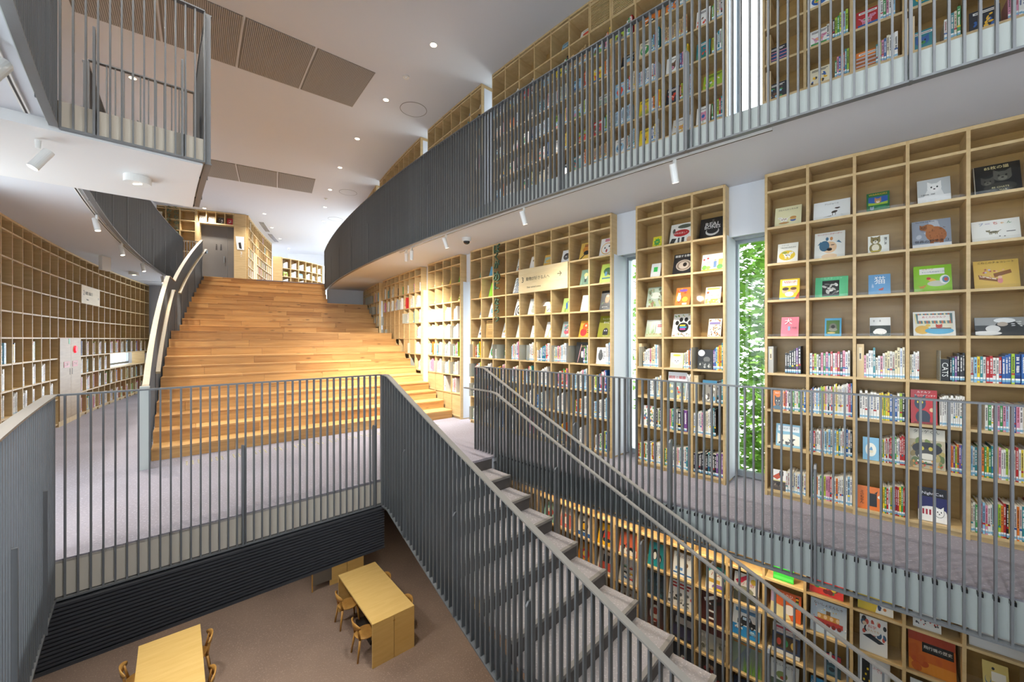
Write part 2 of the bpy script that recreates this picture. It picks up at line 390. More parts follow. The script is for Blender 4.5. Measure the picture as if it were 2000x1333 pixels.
mb = MB(); mb.ring(40.9, 41.0, 12.3, 12.5, Z3, ZC); mb.ring(43.3, 43.4, 12.3, 12.5, Z3, ZC); mb.ring(42.1, 42.16, 12.3, 12.5, Z3, ZC); mb.ring(41, 43.3, 12.3, 12.5, 6.2, ZC)
w = struct('window_%d' % nwin, mb, M_ALU); p = MB(); p.ring(41.0, 43.3, 12.38, 12.40, Z3, 6.2); put('pane', fixn(p.mesh('pane', M_GLASS)), w)
# outside: paving and maples seen through the tall windows
g = MB(); g.ring(22, 40.4, 10, 58, -0.45, -0.35, 2); struct('ground', g, M_GROUND)
def maple(R, a, h, n, seed, label):
    rnd = random.Random(seed); x, y = pol(R, a); t = thing('maple_tree', label, 'tree', (x, y, -0.35), 0, 'maples outside the windows')
    b = MB(); pts = [(0, 0, 0)]
    for i in range(6): pts.append((pts[-1][0]+rnd.uniform(-.09, .09), pts[-1][1]+rnd.uniform(-.09, .09), h*(i+1)/6.2))
    for i in range(6): b.tube(pts[i], pts[i+1], 0.05-0.006*i, 0.044-0.006*i, 7)
    for i in range(16):
        k = rnd.randint(1, 5); p = pts[k]; g_ = rnd.uniform(0, 2*pi); l = rnd.uniform(.5, .9)
        b.tube(p, (p[0]+l*cos(g_), p[1]+l*sin(g_), p[2]+rnd.uniform(.2, .5)), 0.014, 0.005, 5)
    put('trunk', fixn(b.mesh('trunk', M_BARK)), t)
    f = MB()
    for i in range(n):
        z = rnd.uniform(0.15, h+0.4); r = rnd.uniform(0.15, 1.0)*(0.75 if z > .8 else .5); g_ = rnd.uniform(0, 2*pi)
        cx, cy = r*cos(g_), r*sin(g_); s = rnd.uniform(.05, .10); rot = rnd.uniform(0, 6.28); tl = rnd.uniform(-.7, .7); tl2 = rnd.uniform(-.7, .7); pp = []
        for q in range(10):
            aa = rot+q*pi/5; rr = s*(1.0 if q % 2 == 0 else .45); u, v_ = rr*cos(aa), rr*sin(aa)
            pp.append((cx+u, cy+v_*cos(tl), z+v_*sin(tl)+u*tl2*.6))
        f.face(pp)
    o = put('foliage', f.mesh('foliage', M_LEAF), t); o['kind'] = 'stuff'
maple(39.5, 46.85, 3.4, 3400, 5, 'green maple outside the tall window beside the cat bookcase')
maple(39.3, 44.85, 3.3, 2000, 6, 'green maple outside the narrow window beyond the narrow bookcase')

# ------------------------------------------------------------------ railings of flat steel bars
BAL = MB(); BAL.box(-0.006, 0.006, -0.018, 0.018, 0, 1); BAL = BAL.mesh('baluster', M_METAL)
_p = MB(); _p.hexa([(-.008, -.034, 0), (.008, -.034, 0), (.008, .034, 0), (-.008, .034, 0)], [(-.008, -.034, .97), (.008, -.034, .97), (.008, .034, .97), (-.008, .034, .97)])
_p.hexa([(-.008, -.034, .97), (.008, -.034, .97), (.008, .034, .97), (-.008, .034, .97)], [(-.008, -.012, 1), (.008, -.012, 1), (.008, .034, 1), (-.008, .034, 1)])
POST = fixn(_p.mesh('post', M_METAL))
def railing(name, label, path, top, base, pitch=0.064, post_every=15, capw=0.05, caph=0.012, basew=0.05, cat='railing', group=None, cap=None, hand=None, ext=0.0, post_off=7):
    """path(t) for t in 0..1 gives x, y; top and base are functions of t"""
    n = 400; pts = [path(i/n) for i in range(n+1)]; cum = [0.0]
    for a, b in zip(pts, pts[1:]): cum.append(cum[-1]+hypot(b[0]-a[0], b[1]-a[1]))
    L = cum[-1]; x0, y0 = pts[0]; r = thing(name, label, cat, (x0, y0, base(0)), 0, group)
    k = 0; m = max(1, round(L/pitch)); P = []
    for i in range(m+1):
        s = L*i/m
        while k < n-1 and cum[k+1] < s: k += 1
        f = (s-cum[k])/max(1e-9, cum[k+1]-cum[k]); t = (k+f)/n; x, y = path(t)
        dx, dy = pts[k+1][0]-pts[k][0], pts[k+1][1]-pts[k][1]; rz = atan2(dy, dx)
        zb, zt = base(t), top(t)
        P.append((x, y, t))
        put('baluster', BAL, r, (x-x0, y-y0, zb-base(0)), (0, 0, rz), (1, 1, zt-zb-caph*.5))
        if i % post_every == post_off: put('post', POST, r, (x-x0+.022*cos(rz), y-y0+.022*sin(rz), zb-base(0)), (0, 0, rz), (1, 1, min(0.92, 0.62*(zt-zb))))
    step = max(1, n//90); ts = [i/n for i in range(0, n+1, 4)]
    mb = MB(); mb.sweep([path(t)+(top(t),) for t in ts], capw, caph); wpart('top_rail', mb, cap or M_METAL, r)
    mb = MB(); mb.sweep([path(t)+(base(t)+0.012,) for t in ts], basew, 0.014); wpart('base_rail', mb, M_METAL, r)
    return r
def arc(R, a0, a1): return lambda t: pol(R, lin(t, a0, a1))
def rad(a, R0, R1): return lambda t: pol(lin(t, R0, R1), a)
K = lambda v: (lambda t: v)
railing('guard_railing', 'grey steel bar railing along the hall floor edge facing the wooden steps', rad(FD, 43.62, 46.10), K(1.2), K(-0.29), 0.066, 19, 0.045, post_off=1)
railing('guard_railing', 'light grey bar railing curving toward the viewer beside the void', arc(46.10, FD, 51.5), K(1.2), K(-0.29), 0.064, 15, 0.06, cap=M_CAP)
A0 = 43.07; TP = 0.484
def stz(a): return 0.0 if a < A0 else -(a-A0)/TP*RISE
def srail(a0, a1, h, sh=-.15): return lambda t: h+stz(lin(t, a0, a1)+sh)
railing('stair_railing', 'dark grey bar railing on the near side of the carpeted stair going down', arc(43.60, FD+.02, 52), srail(FD+.02, 52, 1.2, .09), srail(FD+.02, 52, -0.31, .06), 0.063, 14, 0.055, cap=M_CAP, post_off=8)
r4 = railing('stair_railing', 'dark grey bar railing with a handrail on the bookcase side of the carpeted stair', arc(42.06, 42.45, 52), srail(42.45, 52, 1.2, .35), lambda t: (-0.02 if lin(t, 42.45, 52) < A0 else -0.27+stz(lin(t, 42.45, 52))), 0.063, 17, 0.045, cap=M_CAP)
mb = MB(); mb.sweep([pol(42.17, lin(i/60, 42.3, 52))+(srail(42.3, 52, 0.9)(i/60),) for i in range(61)], 0.04, 0.016)
for i in range(9):
    a = 42.5+i*1.1; zz = srail(42.3, 52, 0.9)((a-42.3)/9.7); p = pol(42.06, a, zz-.03); q = pol(42.17, a, zz-.03); mb.tube(p, q, .008, .008, 6)
wpart('handrail', mb, M_CAP, r4)
GR_ = railing('guard_railing', 'grey bar railing along the carpeted walkway in front of the bookcases', arc(41.96, 42.45, 52.5), K(1.2), K(-0.29), 0.066, 17, 0.045, post_off=9)
railing('guard_railing', 'long dark bar railing curving along the upper gallery above the bookcases', arc(42.24, 28.85, 52), K(4.64), K(3.235), 0.0625, 22, 0.05, post_off=12)
fx = MB()
for i in range(150):
    a = 42.6+i*.0902; p, q = pol(41.975, a-.018), pol(41.975, a+.018); p2, q2 = pol(41.938, a-.018), pol(41.938, a+.018)
    fx.hexa([(*p, -.034), (*q, -.034), (*q2, -.034), (*p2, -.034)], [(*p, -.01), (*q, -.01), (*q2, -.01), (*p2, -.01)])
o = wpart('fixings', fx, M_BLACK, GR_); o['kind'] = 'stuff'; o['label'] = 'small black fixings along the top of the pale slab edge'
# the wooden steps' railing: lower flight, landing, upper flight
def capz(a):
    if a > 39.75: return 1.02
    if a > 35.2: return lin((39.75-a)/(39.75-35.2), 1.0, 2.86)
    if a > 34.1: return 2.86
    return lin((34.1-a)/(34.1-28.74), 2.86, 4.66)
def stepz(a):
    if a > 39.45: return 0
    if a > 35.12: return (39.45-a)/0.433*RISE+RISE
    if a > 33.42: return 11*RISE
    return min(3.54, (33.42-a)/0.468*RISE+12*RISE)
r7 = railing('stair_railing', 'dark bar railing with pale rails on the open side of the wooden steps', arc(RBL, 39.9, 28.74), lambda t: capz(lin(t, 39.9, 28.74)), lambda t: max(0.0, stepz(lin(t, 39.9, 28.74))-0.3), 0.064, 16, 0.065, cap=M_RAILPALE)  # grey cap takes the pale handrail colour, painting in light from above
mb = MB(); mb.sweep([pol(RBL-.085, lin(i/50, 38.75, 35.0))+(capz(lin(i/50, 38.75, 35.0))-.27,) for i in range(51)], 0.05, 0.03); wpart('handrail', mb, M_RAILPALE, r7)
mb = MB(); mb.sweep([pol(RBL-.085, lin(i/50, 33.9, 28.6))+(capz(lin(i/50, 33.9, 28.6))-.30,) for i in range(51)], 0.05, 0.03); wpart('handrail', mb, M_RAILPALE, r7)
mb = MB(); mb.ring(RBL-.045, RBL+.045, 39.88, 39.97, 0, 1.02); wpart('end_plate', mb, M_FASCIA, r7)
mb = MB(); mb.box(-.03, .03, -.03, .03, 0, .1); x, y = pol(RBL-.085, 28.6); put('handrail_end', mb.mesh('handrail_end', M_BLACK), r7, (x-r7.location.x, y-r7.location.y, 4.27), (0, 0, 0))
railing('guard_railing', 'dark bar railing of the far upper gallery meeting the wooden steps', arc(RLG, 40.35, 28.8), K(4.64), K(3.235), 0.066, 20)
railing('guard_railing', 'short grey bar railing closing the gap at the top of the steps', rad(28.72, RBL+.03, RLG-.03), K(4.60), K(3.5), 0.064, 50)
railing('guard_railing', 'dark bar railing across the front of the white balcony', rad(42.45, 45.2, RLG-.03), K(4.64), K(3.235), 0.068, 8, post_off=2)
railing('guard_railing', 'dark bar railing on the hall side of the white balcony', arc(45.17, 42.43, 40.42), K(4.64), K(3.235), 0.064, 12)
railing('guard_railing', 'thin bar railing across the rear of the white balcony', rad(40.4, 45.2, RLG-.03), K(4.64), K(3.235), 0.068, 30)
railing('guard_railing', 'dark upper gallery railing running overhead toward the viewer above the spotlights', arc(RLG, 42.48, 51), K(4.64), K(3.235), 0.064, 20)

# ------------------------------------------------------------------ charcoal louver under the hall floor
ls = thing('louver_screen', 'charcoal slatted screen hanging below the hall floor edge', 'screen', pol(43.72, FD+.03, -0.75))
sl = MB()
for i in range(15):
    z = -0.315-0.029*i
    sl = MB(); a = FD+.05
    p = [pol(43.60, a), pol(47.3, a)]; q = [pol(43.60, a-.045), pol(47.3, a-.045)]
    sl.hexa([(*p[0], z-.017), (*p[1], z-.017), (*q[1], z-.008), (*q[0], z-.008)], [(*p[0], z), (*p[1], z), (*q[1], z+.01), (*q[0], z+.01)])
    wpart('slat', sl, M_LOUVER, ls)
b = MB(); b.ring(43.60, 47.3, FD-.03, FD-.005, -0.755, -0.29); wpart('backing', b, M_BLACK, ls)
b = MB(); b.ring(43.60, 47.3, FD-.03, FD+.06, -0.775, -0.75); wpart('bottom_bar', b, M_LOUVER, ls)

# ------------------------------------------------------------------ wide oak steps
def pL(n): return 39.45-.433*(n-1) if n <= 11 else 33.42-.468*(n-12)
def pR(n): return 39.42-.476*(n-1) if n <= 11 else 32.80-.41*(n-12)
bl = thing('bleacher_stairs', 'wide oak bleacher steps climbing from the hall to the upper floor', 'staircase', pol(43.3, 39.3, 0))
rb = random.Random(11)
def board(name, a, b, c, d, z0, z1, mat=M_OAK):
    """a, b front edge ends; d, c rear edge ends (plan); local x runs along the board"""
    ox, oy = (a[0]+b[0])/2, (a[1]+b[1])/2; rz = atan2(b[1]-a[1], b[0]-a[0]); cs, sn = cos(-rz), sin(-rz)
    T = lambda p: ((p[0]-ox)*cs-(p[1]-oy)*sn, (p[0]-ox)*sn+(p[1]-oy)*cs)
    q = [T(p) for p in (a, b, c, d)]; m = MB(); m.hexa([(x, y, z0) for x, y in q], [(x, y, z1) for x, y in q])
    return put(name, fixn(m.mesh(name, mat)), bl, (ox-bl.location.x, oy-bl.location.y, -bl.location.z), (0, 0, rz))
for n in range(1, 23):
    R1, R0 = 45.62, (41.06 if n <= 17 else 42.25)
    f = lambda R, k: lin((R-41.04)/(45.65-41.04), pR(k), pL(k))
    def cuts(lo, hi):
        c = [R0+.004]
        while c[-1] < R1: c.append(c[-1]+rb.uniform(lo, hi))
        c[-1] = R1
        if c[-1]-c[-2] < .3 and len(c) > 2: c.pop(-2)
        return c
    c = cuts(.7, 1.5)
    for Ra, Rb in zip(c, c[1:]):
        Rb -= .003
        board('riser_board', pol(Rb, f(Rb, n)), pol(Ra, f(Ra, n)), pol(Ra, f(Ra, n)-.03), pol(Rb, f(Rb, n)-.03), (n-1)*RISE, n*RISE-.026)
    c = cuts(.9, 1.8); nx = n+1
    for Ra, Rb in zip(c, c[1:]):
        Rb -= .003
        e = .012
        if n < 22: board('tread_board', pol(Rb, f(Rb, n)+e), pol(Ra, f(Ra, n)+e), pol(Ra, f(Ra, nx)-.02), pol(Rb, f(Rb, nx)-.02), n*RISE-.026, n*RISE)
        else: board('tread_board', pol(Rb, f(Rb, n)+e), pol(Ra, f(Ra, n)+e), pol(Ra, f(Ra, n)-.5), pol(Rb, f(Rb, n)-.5), n*RISE-.026, n*RISE+.004)
m = MB()
for n in range(1, 23):
    R0, R1 = (41.07 if n <= 17 else 42.26), 45.6
    f = lambda R, k: lin((R-41.04)/(45.65-41.04), pR(k), pL(k))-.034
    q = [pol(R1, f(R1, n)), pol(R0, f(R0, n)), pol(R0, f(R0, n)-1.1), pol(R1, f(R1, n)-1.1)]; m.hexa([(x, y, (n-1)*RISE-.028) for x, y in q], [(x, y, n*RISE-.03) for x, y in q])
o = wpart('light_stop', m, M_INK, bl); o['kind'] = 'stuff'  # dark backing added to block light through the board joints
# tactile studs in front of the steps
st = MB()
for i in range(15):
    R = lin(i/14, 41.7, 45.2)
    for j in range(3):
        for k in range(4):
            x, y = pol(R+(j-1)*.06, 39.85+k*.075); st.tube((x, y, 0), (x, y, .006), .013, .009, 6)
o = put('tactile_studs', st.mesh('tactile_studs', M_TOK), bl, (-bl.location.x, -bl.location.y, 0)); o['kind'] = 'stuff'; o['label'] = 'rows of small metal tactile studs on the carpet'

# ------------------------------------------------------------------ carpeted stair going down
cs_ = thing('carpeted_stairs', 'grey carpeted stair descending between bar railings to the reading room', 'staircase', pol(42.9, 43.07, Z1))
for n in range(1, 22):
    a0, a1 = A0+TP*(n-1), A0+TP*n
    mb = MB(); mb.ring(42.13, 43.50, a0-.02, a1+.018, -n*RISE-.03, -n*RISE); o = wpart('tread', mb, M_STAIRC, cs_)
    mb = MB(); mb.ring(42.12, 43.51, a1-.03, a1+.022, -n*RISE-.028, -n*RISE+.002); wpart('nosing', mb, M_NOSE, cs_)
    mb = MB(); mb.ring(42.125, 43.505, a1-.04, a1, -(n+1)*RISE-.03, -n*RISE-.03); wpart('riser', mb, M_RISER, cs_)
mb = MB(); mb.ring(42.125, 43.505, A0-.04, A0, -RISE-.03, -.03); wpart('riser', mb, M_RISER, cs_)
for Ra, Rb in ((42.10, 42.13), (43.50, 43.54)):
    mb = MB(); pts = [(pol((Ra+Rb)/2, lin(i/40, A0-.05, A0+TP*21.5))+(lin(i/40, 0.0, -21.5*RISE)-.02,)) for i in range(41)]
    mb.sweep(pts, Rb-Ra, .24, drop=.16); wpart('stringer', mb, M_METAL, cs_)

# ------------------------------------------------------------------ bookcases
PITCH = 0.372
class Case:
    def __init__(s, name, label, P, z0, rows, top, depth=0.29, kick=0.12, cat='bookcase', group=None, hole=None, short=''):
        s.P, s.z0, s.rows, s.top, s.depth, s.n, s.short = P, z0, rows, top, depth, len(P)-1, short
        mid = P[len(P)//2]; r = s.root = thing(name, label, cat, (mid[0], mid[1], z0), 0, group)
        s.rz = [atan2(P[i+1][1]-P[i][1], P[i+1][0]-P[i][0]) for i in range(s.n)]
        H = top-z0; up = MB(); up.box(-.0115, .0115, 0, depth, 0, H); up = up.mesh('upright', M_BIRCH)
        for i in range(s.n+1):
            rz = s.rz[0] if i == 0 else (s.rz[-1] if i == s.n else (s.rz[i-1]+s.rz[i])/2)
            if hole and hole[0] < i < hole[1]+1:
                za, zb = rows[hole[2]]-.02, rows[hole[2]+1]-.02
                for q0, q1 in ((0, za), (zb, H)):
                    m = MB(); m.box(-.0115, .0115, 0, depth, q0, q1); put('upright', m.mesh('upright', M_BIRCH), r, (P[i][0]-mid[0], P[i][1]-mid[1], 0), (0, 0, rz))
                continue
            put('upright', up, r, (P[i][0]-mid[0], P[i][1]-mid[1], 0), (0, 0, rz))
        N = [(-sin(a), cos(a)) for a in s.rz]
        Q = []
        for i in range(s.n+1):
            a, b = N[max(0, i-1)], N[min(s.n-1, i)]; Q.append(((a[0]+b[0])/2, (a[1]+b[1])/2))
        def strip(nm_, d0, d1, za, zb, mat, lo=0, hi=None):
            m = MB()
            for i in range(lo, s.n if hi is None else hi):
                a0 = (P[i][0]+Q[i][0]*d0, P[i][1]+Q[i][1]*d0); b0 = (P[i+1][0]+Q[i+1][0]*d0, P[i+1][1]+Q[i+1][1]*d0)
                a1 = (P[i][0]+Q[i][0]*d1, P[i][1]+Q[i][1]*d1); b1 = (P[i+1][0]+Q[i+1][0]*d1, P[i+1][1]+Q[i+1][1]*d1)
                m.hexa([(*a0, za), (*b0, za), (*b1, za), (*a1, za)], [(*a0, zb), (*b0, zb), (*b1, zb), (*a1, zb)])
            import bmesh
            me = m.mesh(nm_, mat); bm = bmesh.new(); bm.from_mesh(me); bmesh.ops.remove_doubles(bm, verts=bm.verts, dist=1e-5)
            dead = [f for f in bm.faces if all(len(e.link_faces) > 2 for e in f.edges)]
            bmesh.ops.delete(bm, geom=dead, context='FACES_ONLY'); bmesh.ops.recalc_face_normals(bm, faces=bm.faces); bm.to_mesh(me); bm.free()
            return put(nm_, me, r, (-mid[0], -mid[1], -z0))
        for z in rows: strip('shelf', 0.003, depth-.004, z0+z-.022, z0+z, M_BIRCHX)
        strip('top_board', 0.0, depth-.002, top-.03, top, M_BIRCHX)
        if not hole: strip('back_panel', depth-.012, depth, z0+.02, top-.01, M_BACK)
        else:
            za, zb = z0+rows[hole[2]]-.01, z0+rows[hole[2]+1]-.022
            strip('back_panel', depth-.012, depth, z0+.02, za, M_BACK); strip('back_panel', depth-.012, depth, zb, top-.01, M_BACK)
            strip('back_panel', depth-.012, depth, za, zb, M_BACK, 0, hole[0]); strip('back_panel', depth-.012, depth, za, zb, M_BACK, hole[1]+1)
        if kick: strip('plinth', 0.02, 0.04, z0, z0+rows[0]-.02, M_BIRCH)
    def at(s, i, k, u=0.0, v=0.0, dz=0.0):
        a, b = s.P[i], s.P[i+1]; rz = s.rz[i]; x, y = (a[0]+b[0])/2, (a[1]+b[1])/2
        return (x+u*cos(rz)-v*sin(rz), y+u*sin(rz)+v*cos(rz), s.z0+s.rows[k]+dz), rz
    def w(s, i): return hypot(s.P[i+1][0]-s.P[i][0], s.P[i+1][1]-s.P[i][1])-.025
    def h(s, k): return ((s.rows+[s.top-s.z0-.008])[k+1]-s.rows[k])-.022
    def part(s, name, mesh, i, k, u=0, v=0, dz=0, rx=0, label=None):
        p, rz = s.at(i, k, u, v, dz); l = s.root.location
        return put(name, mesh, s.root, (p[0]-l.x, p[1]-l.y, p[2]-l.z), (rx, 0, rz), label=label)
    def pane(s, i, k, lean=0.10):
        w = s.w(i)-.006; m = MB(); h = s.h(k)*.93
        m.hexa([(-w/2, 0, .004), (w/2, 0, .004), (w/2, .003, .004), (-w/2, .003, .004)], [(-w/2, lean, h), (w/2, lean, h), (w/2, lean+.003, h), (-w/2, lean+.003, h)])
        m.hexa([(-w/2, -.003, .004), (w/2, -.003, .004), (w/2, 0, .004), (-w/2, 0, .004)], [(-w/2, -.003, .025), (w/2, -.003, .025), (w/2, 0, .025), (-w/2, 0, .025)])
        s.part('acrylic_pane', m.mesh('acrylic_pane', M_ACRYL), i, k, 0, .018)
    def divider(s, i, k, u):
        m = MB(); m.box(-.0015, .0015, -.05, .16, .002, .25); s.part('acrylic_divider', m.mesh('acrylic_divider', M_SMOKE), i, k, u, 0)
    def blank(s, i, k):
        m = MB(); w = s.w(i); m.box(-w/2, w/2, 0, .015, .0, s.h(k)); s.part('blank_panel', m.mesh('blank_panel', M_BIRCH), i, k, 0, .012)
def arcP(R, a0, d, n): return [pol(R, a0+d*i) for i in range(n+1)]
ROWS = [.065]+[.14+PITCH*k for k in range(1, 9)]           # the ninth board carries only the low top row
TOPM = 3.295
c4 = Case('bookcase', 'tall birch bookcase of cat and dog books right of the leafy window', arcP(RW, 47.19, .481, 8), 0, ROWS, TOPM, short='cat bookcase')
c3 = Case('bookcase', 'narrow three-column birch bookcase between two tall windows', arcP(RW, 45.21, .4767, 3), 0, ROWS, TOPM, short='narrow bookcase')
c2 = Case('bookcase', 'nine-column birch bookcase with a signboard and green lettering', arcP(RW, 40.31, .4867, 9), 0, ROWS, TOPM, short='signed bookcase')
c1 = Case('bookcase', 'four-column birch bookcase at the foot of the wooden steps', arcP(RW, 37.86, .485, 4), 0, ROWS, TOPM, short='step-foot bookcase')
c0 = Case('bookcase', 'eight-column birch bookcase halfway up the wooden steps', arcP(RW, 33.39, .4937, 8), 0, ROWS, TOPM, short='mid-step bookcase')
cm = Case('bookcase', 'birch bookcase at the top of the wooden steps under the gallery', arcP(RW, 29.45, .4786, 7), 0, ROWS, TOPM, short='step-top bookcase')
ZG = 3.44
RU_ = [.24+PITCH*k for k in range(8)]
RT_ = [.14+PITCH*k for k in range(8)]
TOPU = ZC-.005
u3 = Case('bookcase', 'upper gallery bookcase right of the bright upper window', arcP(RW, 47.16, .481, 7), ZG, RU_, TOPU, short='upper near bookcase')
u2 = Case('bookcase', 'upper gallery bookcase with louvred panels left of the bright upper window', arcP(RW, 41.26, .4909, 11), ZG, RU_, TOPU, short='upper long bookcase')
u1 = Case('bookcase', 'six-column upper gallery bookcase under the ceiling grille', arcP(RW, 37.85, .49, 6), ZG, RU_, TOPU, short='upper middle bookcase')
u0 = Case('bookcase', 'upper gallery bookcase beyond the six-column one', arcP(RW, 32.9, .4878, 9), ZG, RU_, TOPU, short='upper far bookcase')
um = Case('bookcase', 'farthest upper gallery bookcase above the curved railing', arcP(RW, 28.8, .5, 7), ZG, RU_, TOPU, short='upper farthest bookcase')
ROWL = [.085+PITCH*k for k in range(9)]
cl = Case('bookcase', 'lower reading room bookcase of face-out picture books under the walkway', arcP(RW, 40.426, .481, 22), Z1, ROWL, -.265, short='lower bookcase')
cw = Case('bookcase', 'long curved birch bookcase with a fire cabinet on the dim side', arcP(RL, 38.64+.4727*2, -.4727, 26), 0, ROWS, TOPM, hole=(18, 24, 2), short='dim bookcase')
cu = Case('bookcase', 'upper bookcase glimpsed above the white balcony floor', arcP(RL, 43.4, -.4727, 14), ZG, RU_, TOPU, short='balcony bookcase')
cd = Case('bookcase', 'tall birch bookcase running back beside the grey door', arcP(44.80, 25.0, -.4727, 13), Z3, RT_, TOPU, short='door-side bookcase')
def dpt(R): return pol(R, 25.1)
RD = RU_[:6]+[2.35]
ce = Case('bookcase', 'shallow birch bookcase with green lettering left of the grey door', [dpt(R) for R in (48.2, 47.73, 47.27, 46.87, 46.42)], Z3, RT_, TOPU, depth=.25, short='door bookcase')
pts = [(-10.1, 17.5)]
for hd in (52, 58, 64, 70, 76, 82): pts.append((pts[-1][0]+.36*cos(radians(hd)), pts[-1][1]+.36*sin(radians(hd))))
ci = Case('bookcase', 'low curved freestanding bookcase on the bright far landing', pts, Z3, [.1, .47, .84, 1.21], Z3+1.66, short='far island bookcase')

# ------------------------------------------------------------------ covers: flat printed shapes laid on the cover, in cover units
def rot2(p, c, a): return (c[0]+(p[0]-c[0])*cos(a)-(p[1]-c[1])*sin(a), c[1]+(p[0]-c[0])*sin(a)+(p[1]-c[1])*cos(a))
def E(cx, cy, rx, ry, col, a=0): return [('p', [rot2((cx+rx*cos(i*pi/8), cy+ry*sin(i*pi/8)), (cx, cy), a) for i in range(16)], col)]
def Rc(x0, y0, x1, y1, col): return [('p', [(x0, y0), (x1, y0), (x1, y1), (x0, y1)], col)]
def Pg(pts, col): return [('p', pts, col)]
def head(cx, cy, s, col, ear='cat', eye='#1a1a1a', mz=None):
    o = []
    if ear == 'cat':
        for d in (-1, 1): o += Pg([(cx+d*s*.95, cy+s*1.25), (cx+d*s*.25, cy+s*.75), (cx+d*s*.95, cy+s*.25)][::(1 if d < 0 else -1)], col)
    elif ear == 'dog':
        for d in (-1, 1): o += E(cx+d*s*1.0, cy+s*.35, s*.35, s*.7, mz or col, d*.5)
    o += E(cx, cy, s, s*.85, col)
    if mz: o += E(cx, cy-s*.35, s*.5, s*.38, mz)
    for d in (-1, 1): o += E(cx+d*s*.4, cy+s*.15, s*.13, s*.16, eye)
    o += E(cx, cy-s*.22, s*.16, s*.11, '#2a2020')
    return o
def beast(cx, cy, s, col, d=1, ear='dog', spot=None, belly=None):
    o = Pg([(cx-d*s*.9, cy+s*.1), (cx-d*s*1.5, cy+s*.75), (cx-d*s*1.35, cy+s*.8), (cx-d*s*.75, cy+s*.3)], col)
    for x in (-.65, -.35, .4, .7): o += Rc(cx+d*x*s-.09*s, cy-s*.95, cx+d*x*s+.09*s, cy, col)
    o += E(cx, cy, s, s*.5, col)
    if spot:
        for x, y, r in ((-.4, .1, .2), (.1, .2, .16), (.5, -.05, .18), (-.1, -.15, .14)): o += E(cx+d*x*s, cy+y*s, r*s, r*s*.8, spot)
    o += head(cx+d*s*1.05, cy+s*.55, s*.42, col, ear)
    return o
def bird(cx, cy, s, col, wing, beak='#e8a020'):
    return E(cx, cy, s, s*.7, col, .3)+E(cx+s*.75, cy+s*.65, s*.42, s*.4, col)+Pg([(cx+s*1.1, cy+s*.8), (cx+s*1.6, cy+s*.62), (cx+s*1.1, cy+s*.5)], beak)+E(cx-s*.15, cy, s*.6, s*.33, wing, .5)+E(cx+s*.85, cy+s*.75, s*.07, s*.07, '#151515')+Rc(cx-.05*s, cy-s*1.3, cx+.03*s, cy-s*.6, beak)+Rc(cx+.25*s, cy-s*1.3, cx+.33*s, cy-s*.6, beak)
def car(cx, cy, s, col, win='#cfe6f0'):
    return Rc(cx-s, cy-s*.25, cx+s, cy+s*.2, col)+Pg([(cx-s*.7, cy+s*.2), (cx+s*.6, cy+s*.2), (cx+s*.35, cy+s*.62), (cx-s*.5, cy+s*.62)], col)+Rc(cx-s*.45, cy+s*.24, cx-.05*s, cy+s*.52, win)+Rc(cx+.05*s, cy+s*.24, cx+.35*s, cy+s*.52, win)+sum((E(cx+d*s*.55, cy-s*.27, s*.22, s*.22, '#222222')+E(cx+d*s*.55, cy-s*.27, s*.1, s*.1, '#bbbbbb') for d in (-1, 1)), [])
def lines(x0, y, x1, n, col, dy=.05, t=.012): return sum((Rc(x0, y-i*dy, x1-(.1 if i % 2 else 0), y-i*dy+t, col) for i in range(n)), [])
def scat(rnd, n, x0, x1, y0, y1, r0, r1, cols): return sum((E(rnd.uniform(x0, x1), rnd.uniform(y0, y1), rnd.uniform(r0, r1), rnd.uniform(r0, r1), rnd.choice(cols), rnd.uniform(0, 3)) for _ in range(n)), [])
def tufts(rnd, n, x0, x1, y0, h, cols):
    o = []
    for _ in range(n):
        x = rnd.uniform(x0, x1); hh = h*rnd.uniform(.5, 1); o += Pg([(x-.012, y0), (x+.012, y0), (x+rnd.uniform(-.05, .05), y0+hh)], rnd.choice(cols))
    return o
def photo(rnd, x0, y0, x1, y1, base, tones):
    return Rc(x0, y0, x1, y1, base)+sum((E(rnd.uniform(x0+.1*(x1-x0), x1-.1*(x1-x0)), rnd.uniform(y0+.15*(y1-y0), y1-.15*(y1-y0)), (x1-x0)*rnd.uniform(.05, .1), (y1-y0)*rnd.uniform(.06, .14), rnd.choice(tones), rnd.uniform(0, 3)) for _ in range(14)), [])
def clip(p):
    return [(min(.995, max(.005, x)), min(.995, max(.005, y))) for x, y in p]
def art_into(mb, items, w, h, y0=-.0005):
    for j, (_, p, col) in enumerate(items):
        q = clip(p); y = y0-.00012*j
        ar = sum(q[i][0]*q[(i+1) % len(q)][1]-q[(i+1) % len(q)][0]*q[i][1] for i in range(len(q)))
        if abs(ar) < 1e-6: continue
        if ar < 0: q = q[::-1]
        mb.face([(x*w-w/2, y, z*h) for x, z in q], col)
def cover_box(mb, w, h, t, col, page='#e6dfcd'):
    mb.box(-w/2, w/2, 0, .003, 0, h, col); mb.box(-w/2, w/2, t-.003, t, 0, h, col); mb.box(-w/2, -w/2+.003, .003, t-.003, 0, h, col)
NPB = 0
